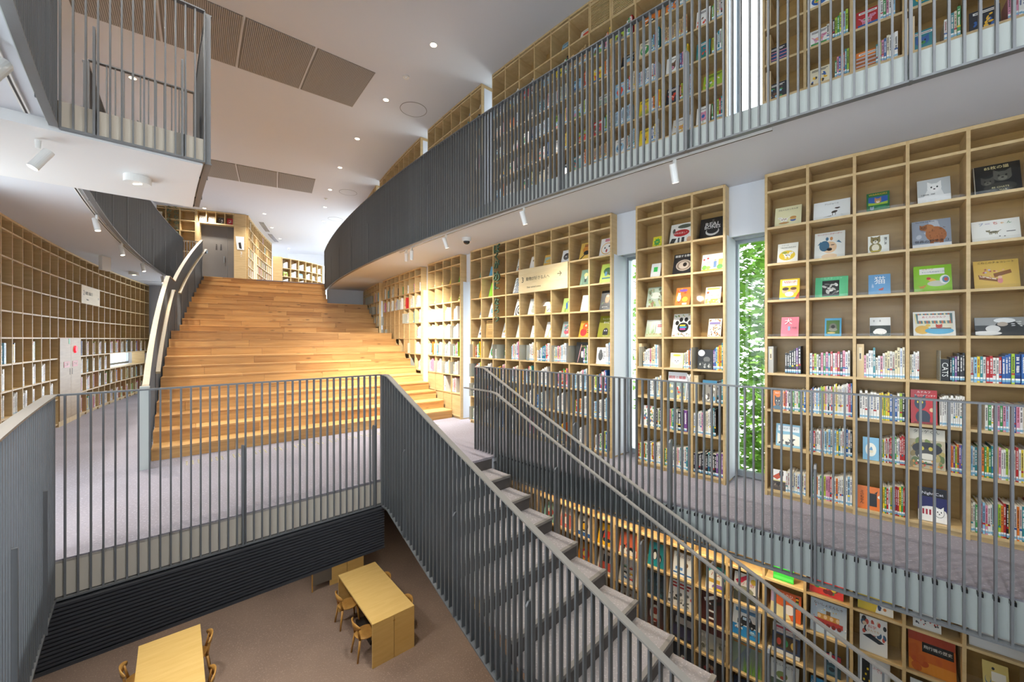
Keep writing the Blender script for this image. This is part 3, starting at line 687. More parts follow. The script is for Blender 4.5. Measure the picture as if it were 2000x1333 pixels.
def picture_book(case, i, k, u, w, h, bgc, art, titles, label, t=.012, v=.075, tilt=.30, parts=True, group=None, dz=0.0, yaw=0.0):
    """titles: (body, x, y, width, colour[, height]) in cover units"""
    global NPB
    NPB += 1
    p, rz = case.at(i, k, u, v, .002+dz); grp = group or 'picture books shown in the '+case.short
    if not parts:
        m = MB(); m.box(-w/2, w/2, 0, t, 0, h, bgc, '#e6dfcd'); art_into(m, art, w, h)
        o = put('picture_book', m.mesh('picture_book', M_BOOK), None, p, (-tilt, 0, rz+yaw)); tag(o, label, 'picture book', grp)
        for q, tt in enumerate(titles): text('title', tt[0], ink(tt[4]), o, (tt[1]*w-w/2, -.006, tt[2]*h), width=tt[3]*w, height=(tt[5]*h if len(tt) > 5 else None))
        return o
    r = thing('picture_book', label, 'picture book', p, rz+yaw, grp, -tilt)
    m = MB(); cover_box(m, w, h, t, bgc); put('cover', m.mesh('cover', M_BOOK), r)
    m = MB(); m.box(-w/2+.003, w/2-.003, .003, t-.003, .003, h-.003); put('page_block', m.mesh('page_block', M_PAPER), r)
    if art: m = MB(); art_into(m, art, w, h); put('illustration', m.mesh('illustration', M_BOOK), r)
    for tt in titles: text('title', tt[0], ink(tt[4]), r, (tt[1]*w-w/2, -.0095, tt[2]*h), width=tt[3]*w, height=(tt[5]*h if len(tt) > 5 else None))
    return r
NAMED = [('white', '#e6e4dc'), ('cream', '#e3d8b8'), ('yellow', '#e6c92c'), ('orange', '#dd7a2a'), ('red', '#b52a2a'), ('pink', '#d98fa6'), ('purple', '#75498a'), ('blue', '#2d5d9f'), ('pale blue', '#8fbcd6'), ('teal', '#2d8088'), ('green', '#3f8f4a'), ('lime', '#a6c53a'), ('brown', '#7d5a3c'), ('grey', '#8c8c8a'), ('black', '#1e1e22'), ('tan', '#c7a877')]
def cname(c):
    c = [int(c.lstrip('#')[i:i+2], 16) for i in (0, 2, 4)]
    return min(NAMED, key=lambda n: sum((c[j]-int(n[1][1+2*j:3+2*j], 16))**2 for j in range(3)))[0]
COLS = {'mix': ['#e6e4dc', '#e9e6de', '#dcd8cc', '#e6c92c', '#dd7a2a', '#b52a2a', '#2d5d9f', '#8fbcd6', '#3f8f4a', '#a6c53a', '#e3d8b8', '#d98fa6', '#2d8088', '#1e1e22', '#e9e6de', '#efece4'],
        'pale': ['#e6e4dc', '#e9e6de', '#dcd8cc', '#e3d8b8', '#efece4', '#d6dce0', '#e0d3a8', '#e6e4dc', '#8fbcd6', '#d98fa6'],
        'dark': ['#1e1e22', '#22252c', '#2d8088', '#1e1e22', '#2b2b30', '#75498a', '#1e1e22'],
        'yel': ['#e6c92c', '#d9c93a', '#c9c93a', '#e6c92c', '#a6c53a'], 'red': ['#b52a2a', '#a02530', '#e6c92c', '#e9e6de', '#b52a2a', '#3f8f4a', '#dd7a2a'],
        'wht': ['#e9e6de', '#efece4', '#e2e0d8'], 'rain': ['#a6c53a', '#dd7a2a', '#2d5d9f', '#b52a2a', '#75498a', '#8fbcd6', '#2d8088', '#e6c92c'],
        'blu': ['#2d5d9f', '#24407a', '#8fbcd6', '#b52a2a'], 'tan': ['#c7a877', '#bfa070'], 'ltb': ['#b9d0dc', '#a9c6d6', '#c6d8e0']}
MOTIFS = ['cat', 'dog', 'bird', 'flower', 'bubbles', 'landscape', 'car', 'leaves', 'face', 'stripes']
def rand_art(rnd, bgc):
    m = rnd.choice(MOTIFS); pal = ['#d9482b', '#e8b52c', '#3f8f4a', '#2d5d9f', '#6b4a32', '#222222', '#e8e4da', '#8fbcd6', '#d98fa6']
    c1, c2, c3 = rnd.sample(pal, 3)
    if m == 'cat': a = head(.5, .42, .26, c1, 'cat', '#101010', c3); d = '%s cat face' % cname(c1)
    elif m == 'dog': a = Rc(.08, .08, .92, .2, c2)+beast(.45, .42, .24, c1, 1, 'dog', c3); d = '%s dog' % cname(c1)
    elif m == 'bird': a = E(.5, .42, .4, .3, c2)+bird(.42, .44, .2, c1, c3); d = '%s bird' % cname(c1)
    elif m == 'flower': a = sum((E(.5+.2*cos(j*1.047), .45+.17*sin(j*1.047), .13, .11, c1) for j in range(6)), [])+E(.5, .45, .12, .1, c2)+Rc(.48, .08, .52, .3, '#3f8f4a'); d = '%s flower' % cname(c1)
    elif m == 'bubbles': a = scat(rnd, 16, .12, .88, .1, .68, .03, .1, [c1, c2, c3]); d = '%s, %s blobs' % (cname(c1), cname(c2))
    elif m == 'landscape': a = Rc(0, 0, 1, .7, '#a9cbe0')+Pg([(0, 0), (1, 0), (1, .3), (.6, .46), (0, .24)], '#6c9a48')+E(.75, .56, .09, .08, '#e8c23a')+Pg([(.2, .2), (.42, .2), (.42, .4), (.31, .5), (.2, .4)], c1); d = '%s house landscape' % cname(c1)
    elif m == 'car': a = Rc(0, 0, 1, .26, '#8b8b88')+car(.5, .36, .32, c1)+E(.2, .62, .1, .05, '#ffffff'); d = '%s car' % cname(c1)
    elif m == 'leaves': a = tufts(rnd, 26, .05, .95, .05, .5, ['#3f8f4a', '#6c9a48', '#2c6b3c'])+scat(rnd, 5, .2, .8, .3, .6, .04, .07, [c1]); d = '%s berries' % cname(c1)
    elif m == 'face': a = E(.5, .38, .28, .27, '#e6b890')+E(.5, .58, .3, .13, c1)+E(.4, .4, .03, .03, '#222222')+E(.6, .4, .03, .03, '#222222')+E(.5, .27, .07, .025, '#b5483a'); d = 'child face, %s hat' % cname(c1)
    else: a = sum((Rc(0, .06+.11*j, 1, .115+.11*j, (c1, c2)[j % 2]) for j in range(6)), []); d = '%s, %s stripes' % (cname(c1), cname(c2))
    if rnd.random() < .5: a = a+Rc(.12, .78, .88, .9, '#f2efe6')+lines(.18, .82, .82, 1, '#3a3030', .05, .035)
    else: a = a+lines(.12, .86, .88, 2, '#2a2626' if sum(srgb(bgc)[:3]) > .8 else '#f2efe6', .07, .035)
    return a, d
SPINES = 0; REST = MB(); SPN = {}
def spine_mesh(mb, t, h, d, col, rnd, T=lambda p: p):
    o = len(mb.v); mb.box(-t/2, t/2, 0, d, 0, h, col, '#ddd6c4')
    dark = sum(srgb(col)[:3]) > .75; ic = rnd.choice(['#2a2626', '#3a2a2a', '#24407a', '#8a2a2a', '#2a2626']) if dark else '#e9e6de'
    z = h*.9; e = -.0006
    while z > h*.38:
        g = rnd.uniform(.4, .8)*min(t*.62, .014)
        if rnd.random() < .86: mb.face([(-t*.28, e, z-g), (t*rnd.uniform(.12, .28), e, z-g), (t*.28, e, z), (-t*rnd.uniform(.12, .28), e, z)], ic)
        z -= g*1.35
    if rnd.random() < .35: mb.face([(-t*.5, e, h*.3), (t*.5, e, h*.3), (t*.5, e, h*.36), (-t*.5, e, h*.36)], rnd.choice(['#b52a2a', '#2d5d9f', '#e6c92c', '#2d8088']))
    mb.face([(-t*.46, e, .012), (t*.46, e, .012), (t*.46, e, .028), (-t*.46, e, .028)], '#7fb3cf'); mb.face([(-t*.46, e, .028), (t*.46, e, .028), (t*.46, e, .042), (-t*.46, e, .042)], '#f1f1ec')
    mb.v[o:] = [T(p) for p in mb.v[o:]]
def fill(case, i, k, seq, seed, single=False, maxi=None):
    """lay a compartment out from its own left side: ('s', n, palette, h0, h1, t0, t1) spines, ('g', w) gap, ('b', w, h, colour) box file, ('d',) acrylic divider"""
    global SPINES
    rnd = random.Random(seed); W = case.w(i); items = []
    for q in seq:
        if q[0] == 's':
            _, n, pal, h0, h1, t0, t1 = q
            for j in range(n): items.append(('s', rnd.uniform(t0, t1), lin(j/max(1, n-1), h0, h1)*rnd.uniform(.93, 1.04), rnd.choice(COLS[pal])))
        else: items.append(q)
    fixed = sum(q[1] for q in items if q[0] in 'gb'); tot = sum(q[1] for q in items if q[0] == 's')+.0006*len(items)
    sc = min(1.0, (W-fixed-.006)/tot) if tot else 1
    x = -W/2+.003; nth = 0
    for q in items:
        if q[0] == 'g': x += q[1]; continue
        if q[0] == 'd': case.divider(i, k, x); continue
        if q[0] == 'b':
            p, rz = case.at(i, k, x+q[1]/2, .02, 0); r = thing('box_file', '%s cardboard box file, %s row up, %s column of the %s' % (cname(q[3]), ORD[k], ORD[i], case.short), 'box file', p, rz, 'box files on the shelves')
            m = MB(); m.box(-q[1]/2, q[1]/2, 0, .22, 0, q[2], q[3]); put('body', m.mesh('body', M_BOOK), r)
            m = MB(); m.face([(-q[1]*.22, -.0008, q[2]*.5), (q[1]*.22, -.0008, q[2]*.5), (q[1]*.22, -.0008, q[2]*.9), (-q[1]*.22, -.0008, q[2]*.9)], '#d8c49a'); m.face([(-q[1]*.1, -.0012, q[2]*.55), (q[1]*.1, -.0012, q[2]*.55), (q[1]*.1, -.0012, q[2]*.72), (-q[1]*.1, -.0012, q[2]*.72)], '#3a3230'); put('spine_label', m.mesh('spine_label', M_BOOK), r)
            x += q[1]; continue
        t, h, col = q[1]*sc, min(q[2], case.h(k)-.012), q[3]; d = rnd.uniform(.15, .21); v = rnd.uniform(.012, .028); nth += 1
        if single and SPINES < 300 and nth <= 34:
            SPINES += 1; p, rz = case.at(i, k, x+t/2, v, .001); m = MB(); spine_mesh(m, t*.94, h, d, col, rnd)
            o = put('book', m.mesh('book', M_BOOK), None, p, (0, 0, rz))
            tag(o, '%s-spined book, %s of its group, %s row up, %s column, %s' % (cname(col), ORD[nth-1], ORD[k], ORD[i], case.short), 'book', 'books standing in the '+case.short)
        else:
            p, rz = case.at(i, k, x+t/2, v, .001); cs, sn = cos(rz), sin(rz)
            spine_mesh(REST, t*.94, h, d, col, rnd, lambda q_: (p[0]+q_[0]*cs-q_[1]*sn, p[1]+q_[0]*sn+q_[1]*cs, p[2]+q_[2]))
        x += t+.0006
def auto(case, i, k, seed, u=None, parts=False, tilt=.3, size=None, v=.075, bgc=None):
    rnd = random.Random(seed*7+3); w = rnd.uniform(.17, .25); h = rnd.uniform(.2, .28)
    if size: w, h = size
    w = min(w, case.w(i)-.03); h = min(h, case.h(k)-.02)
    bgc = bgc or rnd.choice(['#e9e6de', '#efece4', '#e6c92c', '#8fbcd6', '#a6c53a', '#dd7a2a', '#e3d8b8', '#b52a2a', '#2d8088', '#efece4', '#e9e6de', '#22252c'])
    a, d = rand_art(rnd, bgc)
    lab = '%s book, %s, %s row up, %s column, %s' % (cname(bgc), d, ORD[k], ORD[i], case.short)
    s_ = (case.w(i)-w)/2-.01
    return picture_book(case, i, k, rnd.uniform(-s_*.6, s_*.6) if u is None else u, w, h, bgc, a, [], lab, parts=parts, tilt=tilt, v=v)

# ------------------------------------------------------------------ the cat bookcase: named covers, then rows of spines
rA = random.Random(2)
def pb(case, i, k, a, b, h, bgc, art, titles, label, **kw):
    W = case.w(i); return picture_book(case, i, k, ((a+b)/2-.5)*W, (b-a)*W, h, bgc, art, titles, label, **kw)
K0, W0, R0 = '#1c1c1c', '#f3f1ea', '#c23028'
for i in range(8):
    for k in range(4, 8): c4.pane(i, k)
pb(c4, 0, 7, .15, .85, .225, '#e9e3b8', beast(.36, .36, .15, '#f4efe6', -1, 'dog', '#8a4a26')+E(.36, .18, .2, .05, '#b98a50')+E(.7, .4, .12, .07, '#c9914a')+E(.7, .28, .11, .07, '#5a6fae')+Rc(.6, .3, .8, .36, '#e0b870'), [('ブルくんかくれんぼ', .5, .82, .74, '#3a2a20')], 'pale yellow book with two brown and white bulldogs under dark title')
pb(c4, 1, 7, .08, .94, .2, '#eceeee', E(.58, .38, .09, .06, '#4a4038', .5)+head(.66, .56, .05, '#4a4038', 'dog')+Rc(.52, .18, .535, .36, '#4a4038')+Rc(.6, .2, .615, .38, '#4a4038')+Pg([(.5, .2), (.25, .14), (.5, .16)], '#6a6058'), [('アンジュール', .5, .8, .38, '#4a4a48')], 'white landscape book with a small sketched running dog')
pb(c4, 2, 7, .22, .70, .2, '#1f6b3c', Rc(.08, .36, .92, .78, '#2a5aa8')+Pg([(.08, .36), (.92, .36), (.92, .5), (.5, .44), (.08, .5)], '#9ab83c')+head(.5, .56, .15, '#b07a58', 'cat', '#d8c23a', '#e8d8c4')+head(.24, .2, .09, '#8fa6b8', 'cat')+Rc(.5, .2, .85, .26, '#2c8a58'), [('WARRIORS', .5, .87, .8, '#e3b62e')], 'small dark green book with a tabby face over a night hill')
pb(c4, 3, 7, .17, .78, .235, '#d9dbda', Rc(0, .3, 1, 1, '#c3c7c8')+Pg([(.2, .3), (.3, .55), (.72, .55), (.8, .3)], '#e8e8e6')+head(.52, .62, .22, '#eeeeec', 'cat', '#3a4a4a', '#f4f2f0')+Rc(0, 0, 1, .3, '#f0f0ef'), [('i love. cat', .32, .36, .42, '#1c1c1c')], 'pale grey book with a white cat photograph')
pb(c4, 4, 7, .10, .86, .265, '#17191a', head(.3, .42, .15, '#4a4a42', 'cat', '#15150f', '#6a685c')+head(.62, .56, .2, '#55554c', 'cat', '#15150f', '#77756a')+E(.55, .2, .35, .16, '#3a3a34')+Rc(0, 0, .025, 1, '#b8b09a'), [('85枚の猫', .5, .86, .52, '#e0d49a'), ('85 CHATS', .55, .18, .36, '#d8cfa0'), ('YLLA', .6, .08, .16, '#d8cfa0')], 'large black book with two dark cats and pale gold lettering')
pb(c4, 0, 6, .22, .76, .22, '#f0efe6', E(.48, .38, .4, .25, '#e2c43c')+beast(.5, .38, .17, '#f6f3ec', 1, 'dog', '#222222')+E(.35, .52, .12, .05, '#9aa84a'), [('ハリーと', .38, .88, .34, '#26241f'), ('うたうおとなりさん', .52, .76, .76, '#26241f')], 'white book with a spotted dog in a yellow oval')
pb(c4, 1, 6, .1, .82, .28, '#e6e6e0', E(.5, .42, .24, .22, '#e0bd98')+E(.33, .48, .17, .2, '#3f6a86')+Pg([(.2, .66), (.1, .52), (.28, .58)], '#3f6a86')+Pg([(.8, .66), (.9, .54), (.72, .6)], '#3f6a86')+E(.5, .34, .09, .06, '#2a2626')+E(.6, .5, .07, .015, '#3a2a26')+E(.42, .74, .05, .07, '#3f6a86')+E(.56, .74, .05, .07, '#c98a52')+E(.5, .08, .26, .1, '#e8c9a6'), [('ワークワークグーグー', .5, .9, .8, R0)], 'white book with a big blue and tan dog face')
pb(c4, 2, 6, .25, .69, .175, '#eeeee6', E(.36, .3, .3, .3, '#8f8252')+head(.36, .72, .24, '#8a7a4c', 'cat', '#22301c', '#e9e2d2')+E(.36, .32, .18, .2, '#e6ddc6')+Rc(.12, .1, .62, .16, '#c8b22e'), [('俺\nつ\nし\nま', .83, .62, .16, '#26241f', .56)], 'small white book with a stocky brown cat')
pb(c4, 3, 6, .07, .79, .26, '#98a0ae', scat(rA, 14, .05, .6, .4, .95, .06, .14, ['#aeb4bf', '#8790a0', '#bcc2ca'])+E(.62, .46, .26, .3, '#a8683c', .5)+E(.42, .72, .16, .13, '#b07242')+head(.3, .72, .1, '#8a5630', 'cat')+Rc(.46, .14, .56, .4, '#a8683c')+Rc(.7, .14, .8, .4, '#9a5e36')+scat(rA, 26, .45, .85, .25, .7, .008, .016, ['#5a3820'])+Rc(0, 0, 1, .13, '#e6e6e6'), [('世界の野生ネコ', .5, .21, .86, '#2a2a2c'), ('The Wild Cat Book', .34, .93, .5, '#2a2a30')], 'grey book with a spotted brown wild cat photograph')
pb(c4, 4, 6, .06, .84, .185, '#efede6', beast(.46, .42, .11, '#8c8468', -1, 'cat', '#4a4438')+E(.58, .2, .02, .02, '#444444')+E(.68, .18, .02, .02, '#444444') +Rc(.72, .38, .9, .41, '#555555'), [('ブ', .2, .8, .09, '#3a6aa8'), ('ー', .34, .8, .1, '#7a4a9a'), ('ち', .5, .8, .09, R0), ('ゃ', .64, .79, .07, '#d99a2a'), ('ん', .78, .8, .09, '#3f8f4a')], 'white landscape book with a small grey kitten and colourful title')
pb(c4, 0, 5, .28, .8, .225, '#e6c81e', Rc(.12, .66, .88, .94, '#f2eee0')+E(.28, .42, .16, .13, '#e6b48c')+E(.3, .52, .17, .08, '#3a2a20')+E(.7, .42, .16, .13, '#e6b48c')+E(.7, .52, .16, .07, '#6a4a2a')+E(.5, .26, .22, .12, '#f4f2ec')+Rc(0, 0, 1, .1, '#5aa0b8')+Pg([(.76, 0), (1, 0), (1, .36)], '#b8402e'), [('名犬ボニーは\nマルチーズ', .5, .82, .62, R0)], 'yellow book with two children and a white dog')
pb(c4, 1, 5, .12, .89, .21, '#5fc08a', photo(rA, .22, .06, .74, .82, '#1c1c1c', ['#e0e0dc', '#6a6a68', '#3a3a3a', '#b8b8b4', '#101010']), [('介助犬ターシャ', .5, .9, .66, '#a8e0c0')], 'mint green book with a black and white photograph')
pb(c4, 2, 5, .26, .72, .195, '#6da3d0', Pg([(.45, .26), (.7, .34), (.66, .2), (.5, .2)], '#c8645a'), [('猫', .52, .66, .5, '#eef2f4'), ('と\n民\n話', .2, .42, .1, '#e4ecf2')], 'pale blue book with a large white character')
pb(c4, 3, 5, .1, .8, .24, '#8cc428', Rc(.16, .66, .82, .88, '#f0efe6')+E(.5, .42, .12, .07, '#e0b84a', -.5)+E(.62, .3, .26, .11, '#c9c6b4')+E(.82, .44, .13, .17, '#e6e6e0')+E(.84, .44, .09, .12, '#5a86a0')+E(.85, .44, .05, .07, '#c8503c')+head(.4, .5, .06, '#d04a34', 'x')+beast(.22, .18, .07, '#d08a3c', 1), [('ニャーン', .38, .84, .3, R0), ('といったのはだーれ', .52, .73, .6, '#3a5a8a')], 'lime green book with a shaggy rooster and small dog')
pb(c4, 4, 5, .1, .83, .24, '#dcb65a', Pg([(.1, .5), (.52, .34), (.54, .22), (.12, .34)], '#8a5a30')+Pg([(.44, .52), (.82, .64), (.84, .52), (.46, .38)], '#8a5a30')+Pg([(.13, .48), (.5, .34), (.5, .3), (.14, .42)], '#e8d8c0')+scat(rA, 12, .16, .5, .3, .46, .012, .02, ['#8a3a2a', '#e8c8a0', '#c87a6a'])+E(.58, .26, .06, .1, '#d88a8a')+E(.58, .38, .05, .05, '#e6c0a0')+scat(rA, 10, .2, .7, .54, .72, .02, .035, ['#8aa6b8', '#e0b090', '#b86a5a', '#c8c0d8']), [('こねこのチョコレート', .5, .9, .8, '#4a2e1c')], 'tan book with sweet shop counters and a pink figure')
pb(c4, 0, 4, .32, .78, .205, '#d9788c', Rc(.4, .3, .52, .52, '#7fb0d8'), [('犬', .42, .74, .42, '#f6ece8'), ('と民話', .7, .42, .36, '#5a3a4a')], 'pink book with a large white character')
pb(c4, 1, 4, .35, .74, .18, '#4f9ac0', Rc(.1, .12, .9, .88, '#4a6a34')+E(.5, .5, .24, .22, '#6a6a60')+E(.5, .36, .26, .1, '#8a8a80')+E(.5, .52, .12, .1, '#26241f')+E(.4, .18, .25, .05, '#c8b070'), [], 'small blue framed book with a shaggy grey dog')
pb(c4, 2, 4, .29, .72, .175, '#efeeea', Rc(0, 0, 1, .56, '#20281c')+E(.52, .24, .3, .16, '#f0ece6', -.1)+E(.28, .2, .12, .1, '#f2eee8')+tufts(rA, 20, .02, .98, .02, .2, ['#2c4426', '#3a5430']), [('猫\nと', .2, .78, .08, '#3a3a3a'), ('文\n庫', .5, .8, .08, '#3a3a3a')], 'small book half white above a white sleeping cat')
pb(c4, 3, 4, .09, .86, .215, '#efede6', Rc(.06, .08, .94, .92, '#e8e2c8')+Rc(.06, .5, .94, .92, '#5a7a7a')+sum((Pg([(.06+.09*j, .5), (.1+.09*j, .5), (.06+.09*j, .92), (.02+.09*j, .92)], ('#e8d9a0', '#c8683c')[j % 2]) for j in range(10)), [])+Rc(.12, .62, .88, .86, '#f2efe6')+E(.22, .24, .18, .18, '#e0b24a')+E(.62, .2, .34, .14, '#58a8cc')+Rc(.42, .28, .9, .32, '#8a5a34')+head(.62, .38, .08, '#c8402e', 'cat')+E(.36, .42, .06, .06, '#e6c04a'), [('あくたれラルフ', .5, .75, .56, R0)], 'white bordered book with a red cat in a bed')
pb(c4, 4, 4, .11, .98, .15, '#2a2a2a', Rc(0, .55, 1, 1, '#9a9a98')+E(.6, .5, .22, .32, '#1e1e1e')+E(.56, .82, .2, .14, '#e6e6e4')+E(.52, .62, .1, .12, '#b8a898')+E(.34, .36, .14, .2, '#dcdad6')+E(.2, .12, .3, .12, '#e8e6e2')+scat(rA, 10, .7, .98, .5, .8, .02, .04, ['#d8d8d6']), [], 'wide black and white photograph book of a person in a white cap')
S = ('s', )
# third row from the ground up: k = 3, 2, 1, 0
fill(c4, 0, 3, [('b', .045, .27, '#a8a49c'), ('g', .10), ('s', 7, 'dark', .20, .275, .016, .022)], 1, True)
fill(c4, 1, 3, [('s', 17, 'mix', .2, .235, .014, .019)], 2, True)
fill(c4, 2, 3, [('b', .05, .3, '#c9ab78'), ('s', 5, 'mix', .2, .27, .014, .018), ('s', 12, 'pale', .19, .28, .014, .018)], 3, True)
fill(c4, 3, 3, [('s', 5, 'pale', .225, .235, .012, .016), ('g', .115), ('d',), ('g', .06), ('s', 6, 'dark', .19, .24, .014, .02)], 4, True)
fill(c4, 4, 3, [('s', 14, 'mix', .195, .225, .014, .019), ('s', 3, 'blu', .235, .24, .032, .036)], 5, True)
p_, z_ = c4.at(3, 3, .045, .012, .002)
o = thing('book', 'thick black book with big white English title, fourth column of the cat bookcase', 'book', p_, z_, 'books standing in the cat bookcase')
m = MB(); m.box(-.025, .025, 0, .17, 0, .178, '#17181a', '#ddd6c4'); put('cover', m.mesh('cover', M_BOOK), o)
text('title', 'CATS', ink('#f0efe8'), o, (0, -.001, .092), (pi/2, pi/2, 0), height=.034)
fill(c4, 0, 2, [('g', .115), ('s', 13, 'mix', .2, .22, .012, .018)], 6, True)
pb(c4, 0, 2, .1, .42, .19, '#dd7a2a', head(.5, .42, .28, '#3a3a3e', 'cat', '#e8e2d0', '#6a6a6c')+E(.5, .1, .4, .12, '#4a6a7a'), [('bad cat', .6, .88, .6, W0)], 'orange book with a dark furry animal face at rail height', tilt=.12, v=.03)
fill(c4, 1, 2, [('s', 29, 'mix', .235, .315, .0085, .0125)], 7, True)
fill(c4, 2, 2, [('g', .02), ('s', 7, 'wht', .24, .245, .018, .022), ('s', 5, 'yel', .24, .245, .0125, .014), ('s', 6, 'mix', .235, .24, .014, .018)], 8, True)
pb(c4, 3, 2, .03, .52, .285, '#b81e26', E(.46, .2, .28, .2, '#1c2a3e')+Rc(.24, .04, .36, .3, '#1c2a3e')+Rc(.6, .04, .72, .3, '#1c2a3e')+head(.36, .6, .22, '#1f3046', 'cat', '#e6d23a')+E(.8, .42, .09, .06, '#d8b48a')+Pg([(.1, 0), (.95, 0), (.9, .06), (.15, .06)], '#7a141c'), [('ルドルフ', .5, .93, .5, W0), ('イッパイアッテナ', .54, .83, .8, W0)], 'red book with a black cat staring out', tilt=.12, v=.03)
fill(c4, 3, 2, [('g', .175), ('s', 11, 'wht', .24, .25, .012, .016)], 9, True)
fill(c4, 4, 2, [('g', .075), ('s', 15, 'mix', .2, .235, .013, .018)], 10, True)
pb(c4, 0, 1, .2, .86, .225, '#7fb0c4', Rc(.08, .68, .92, .92, '#e4eaec')+Pg([(.06, .1), (.94, .1), (.94, .5), (.7, .58), (.2, .52), (.06, .58)], '#e9e6d6')+scat(rA, 10, .12, .85, .12, .3, .03, .06, ['#5a5a56', '#8a7a68', '#3a3a38'])+beast(.62, .3, .09, '#3a3a3c', 1), [('はるの犬 リーダン', .5, .8, .72, '#3a4a52')], 'pale blue book with small dogs on a cream meadow', tilt=.16, v=.05)
fill(c4, 1, 1, [('s', 22, 'mix', .2, .26, .012, .016)], 11, True)
pb(c4, 2, 1, .14, .48, .2, '#7ab4d4', E(.5, .46, .34, .3, '#eceadb')+Pg([(.4, .44), (.62, .44), (.58, .56), (.5, .6)], '#5a94bc')+E(.5, .38, .16, .06, '#e0d8b8'), [], 'sky blue book with a pale round vignette', tilt=.12, v=.03)
fill(c4, 2, 1, [('d',), ('g', .165), ('s', 15, 'red', .2, .25, .009, .012)], 12, True)
pb(c4, 3, 1, .0, .66, .33, '#b9ae90', Rc(0, .72, 1, 1, '#d8d2c0')+scat(rA, 30, .05, .95, .05, .7, .05, .12, ['#7a8a4a', '#94814e', '#5f7040', '#b0a060'])+E(.5, .5, .42, .16, '#26262a')+E(.46, .36, .3, .14, '#3a3a38')+E(.5, .3, .26, .08, '#d8d4c4')+E(.36, .5, .06, .05, '#c8b84a')+E(.6, .5, .06, .05, '#c8b84a')+Rc(.22, .16, .7, .2, '#e8e4d6')+Rc(.24, .1, .68, .13, '#22222a')+scat(rA, 16, .04, .96, .03, .2, .02, .04, ['#c8503c', '#4a7a3c', '#d89a4a']), [('タンゲくん', .48, .92, .72, '#1d1b18')], 'large book of a black and white cat lying among flowers', tilt=.10, v=.02)
fill(c4, 3, 1, [('g', .22), ('s', 9, 'rain', .225, .23, .010, .012)], 13, True)
fill(c4, 4, 1, [('s', 26, 'mix', .235, .26, .010, .0135)], 14, True)
pb(c4, 0, 0, .08, .48, .2, '#e6e4de', Rc(0, .5, 1, 1, '#e9e6e0')+Pg([(.05, .62), (.6, .9), (.8, .72), (.4, .52)], '#c2502e')+head(.68, .8, .14, '#2a2422', 'cat')+Rc(0, 0, 1, .44, '#4a4038')+photo(rA, .0, .02, 1, .42, '#4a4038', ['#6a5a4a', '#2a2624', '#8a7a6a'])+Rc(0, .44, 1, .5, '#d8cc8a'), [], 'lowest book with animal photographs above and below a dotted strip', tilt=.12, v=.03)
fill(c4, 0, 0, [('g', .15), ('s', 10, 'pale', .205, .22, .014, .018)], 15, True)
fill(c4, 1, 0, [('g', .01), ('s', 21, 'mix', .21, .26, .012, .018)], 16, True)
pb(c4, 2, 0, .02, .54, .2, '#e07420', Rc(.44, .16, .8, .72, '#1d1c1e')+Pg([(.44, .72), (.4, .88), (.54, .74)], '#1d1c1e')+Pg([(.8, .72), (.84, .86), (.7, .74)], '#1d1c1e')+E(.92, .6, .09, .07, '#e8e2d2'), [('ミ\nー\nち\nゃ\nん', .2, .5, .16, '#2a1a10', .8)], 'orange book with a square black cat body', tilt=.12, v=.03)
fill(c4, 2, 0, [('g', .175), ('s', 12, 'red', .225, .26, .010, .014)], 17, True)
pb(c4, 3, 0, .17, .7, .275, '#23265e', Rc(0, 0, 1, .3, '#eceae4')+E(.5, .3, .5, .16, '#eceae4')+Rc(.06, .2, .5, .36, '#a83240')+sum((Rc(.1+.12*j, .2, .15+.12*j, .36, '#f0ece6') for j in range(4)), [])+head(.74, .3, .17, '#1c1c1e', 'cat')+head(.74, .3, .155, '#f0eee8', 'cat')+Rc(.62, .03, .86, .16, '#f0eee8')+Rc(0, .74, 1, 1, '#16181f'), [('Night Cat', .5, .84, .74, '#e8e8ee')], 'dark blue and white book with a line-drawn cat', tilt=.10, v=.05)
fill(c4, 4, 0, [('s', 24, 'mix', .225, .29, .011, .0145)], 18, True)

for i in (5, 6, 7):
    for k in range(4): fill(c4, i, k, [('g', .02), ('s', 15, 'mix', .2, .27, .013, .018)], 960+i*5+k)
# ------------------------------------------------------------------ the narrow bookcase
for i in range(3):
    for k in range(4, 8): c3.pane(i, k)
pb(c3, 0, 7, .5, .86, .15, '#e6dc2e', E(.5, .5, .3, .28, '#3fa24a')+sum((Pg([(.5+.42*cos(j*.785-.2), .5+.4*sin(j*.785-.2)), (.5+.24*cos(j*.785+.2), .5+.24*sin(j*.785+.2)), (.5+.24*cos(j*.785-.6), .5+.24*sin(j*.785-.6))][::-1], '#3fa24a') for j in range(8)), [])+Rc(.36, .46, .64, .54, '#e6dc2e'), [], 'small yellow book with a green burst')
pb(c3, 1, 7, .1, .98, .27, '#efefea', E(.6, .84, .3, .1, '#5a6458')+E(.48, .52, .34, .17, '#c22a2e')+Pg([(.0, .0), (.1, .3), (.3, .28), (.2, .02)], '#2a2a2c')+Rc(.36, .04, .44, .3, '#55585c')+Rc(.52, .06, .64, .3, '#3a3a3c')+E(.84, .16, .1, .13, '#d8a888')+E(.16, .66, .06, .12, '#5a5a58')+E(.92, .72, .05, .13, '#77787a'), [('だれのあし？', .48, .5, .56, W0)], 'white book with animal feet and a red oval')
pb(c3, 2, 7, .12, 1.0, .265, '#151518', E(.5, .34, .26, .2, '#c9c9c6')+E(.5, .4, .22, .17, '#151518')+Rc(.46, .5, .54, .92, '#5a5a58'), [('REAL', .5, .66, .56, '#f0f0ec'), ('BONES', .5, .52, .6, '#f0f0ec')], 'black book with a white bone outline and white capitals')
pb(c3, 0, 6, .42, .8, .19, '#eeeeec', Rc(.28, .4, .7, .74, '#3fc25a'), [], 'white book with a plain green square')
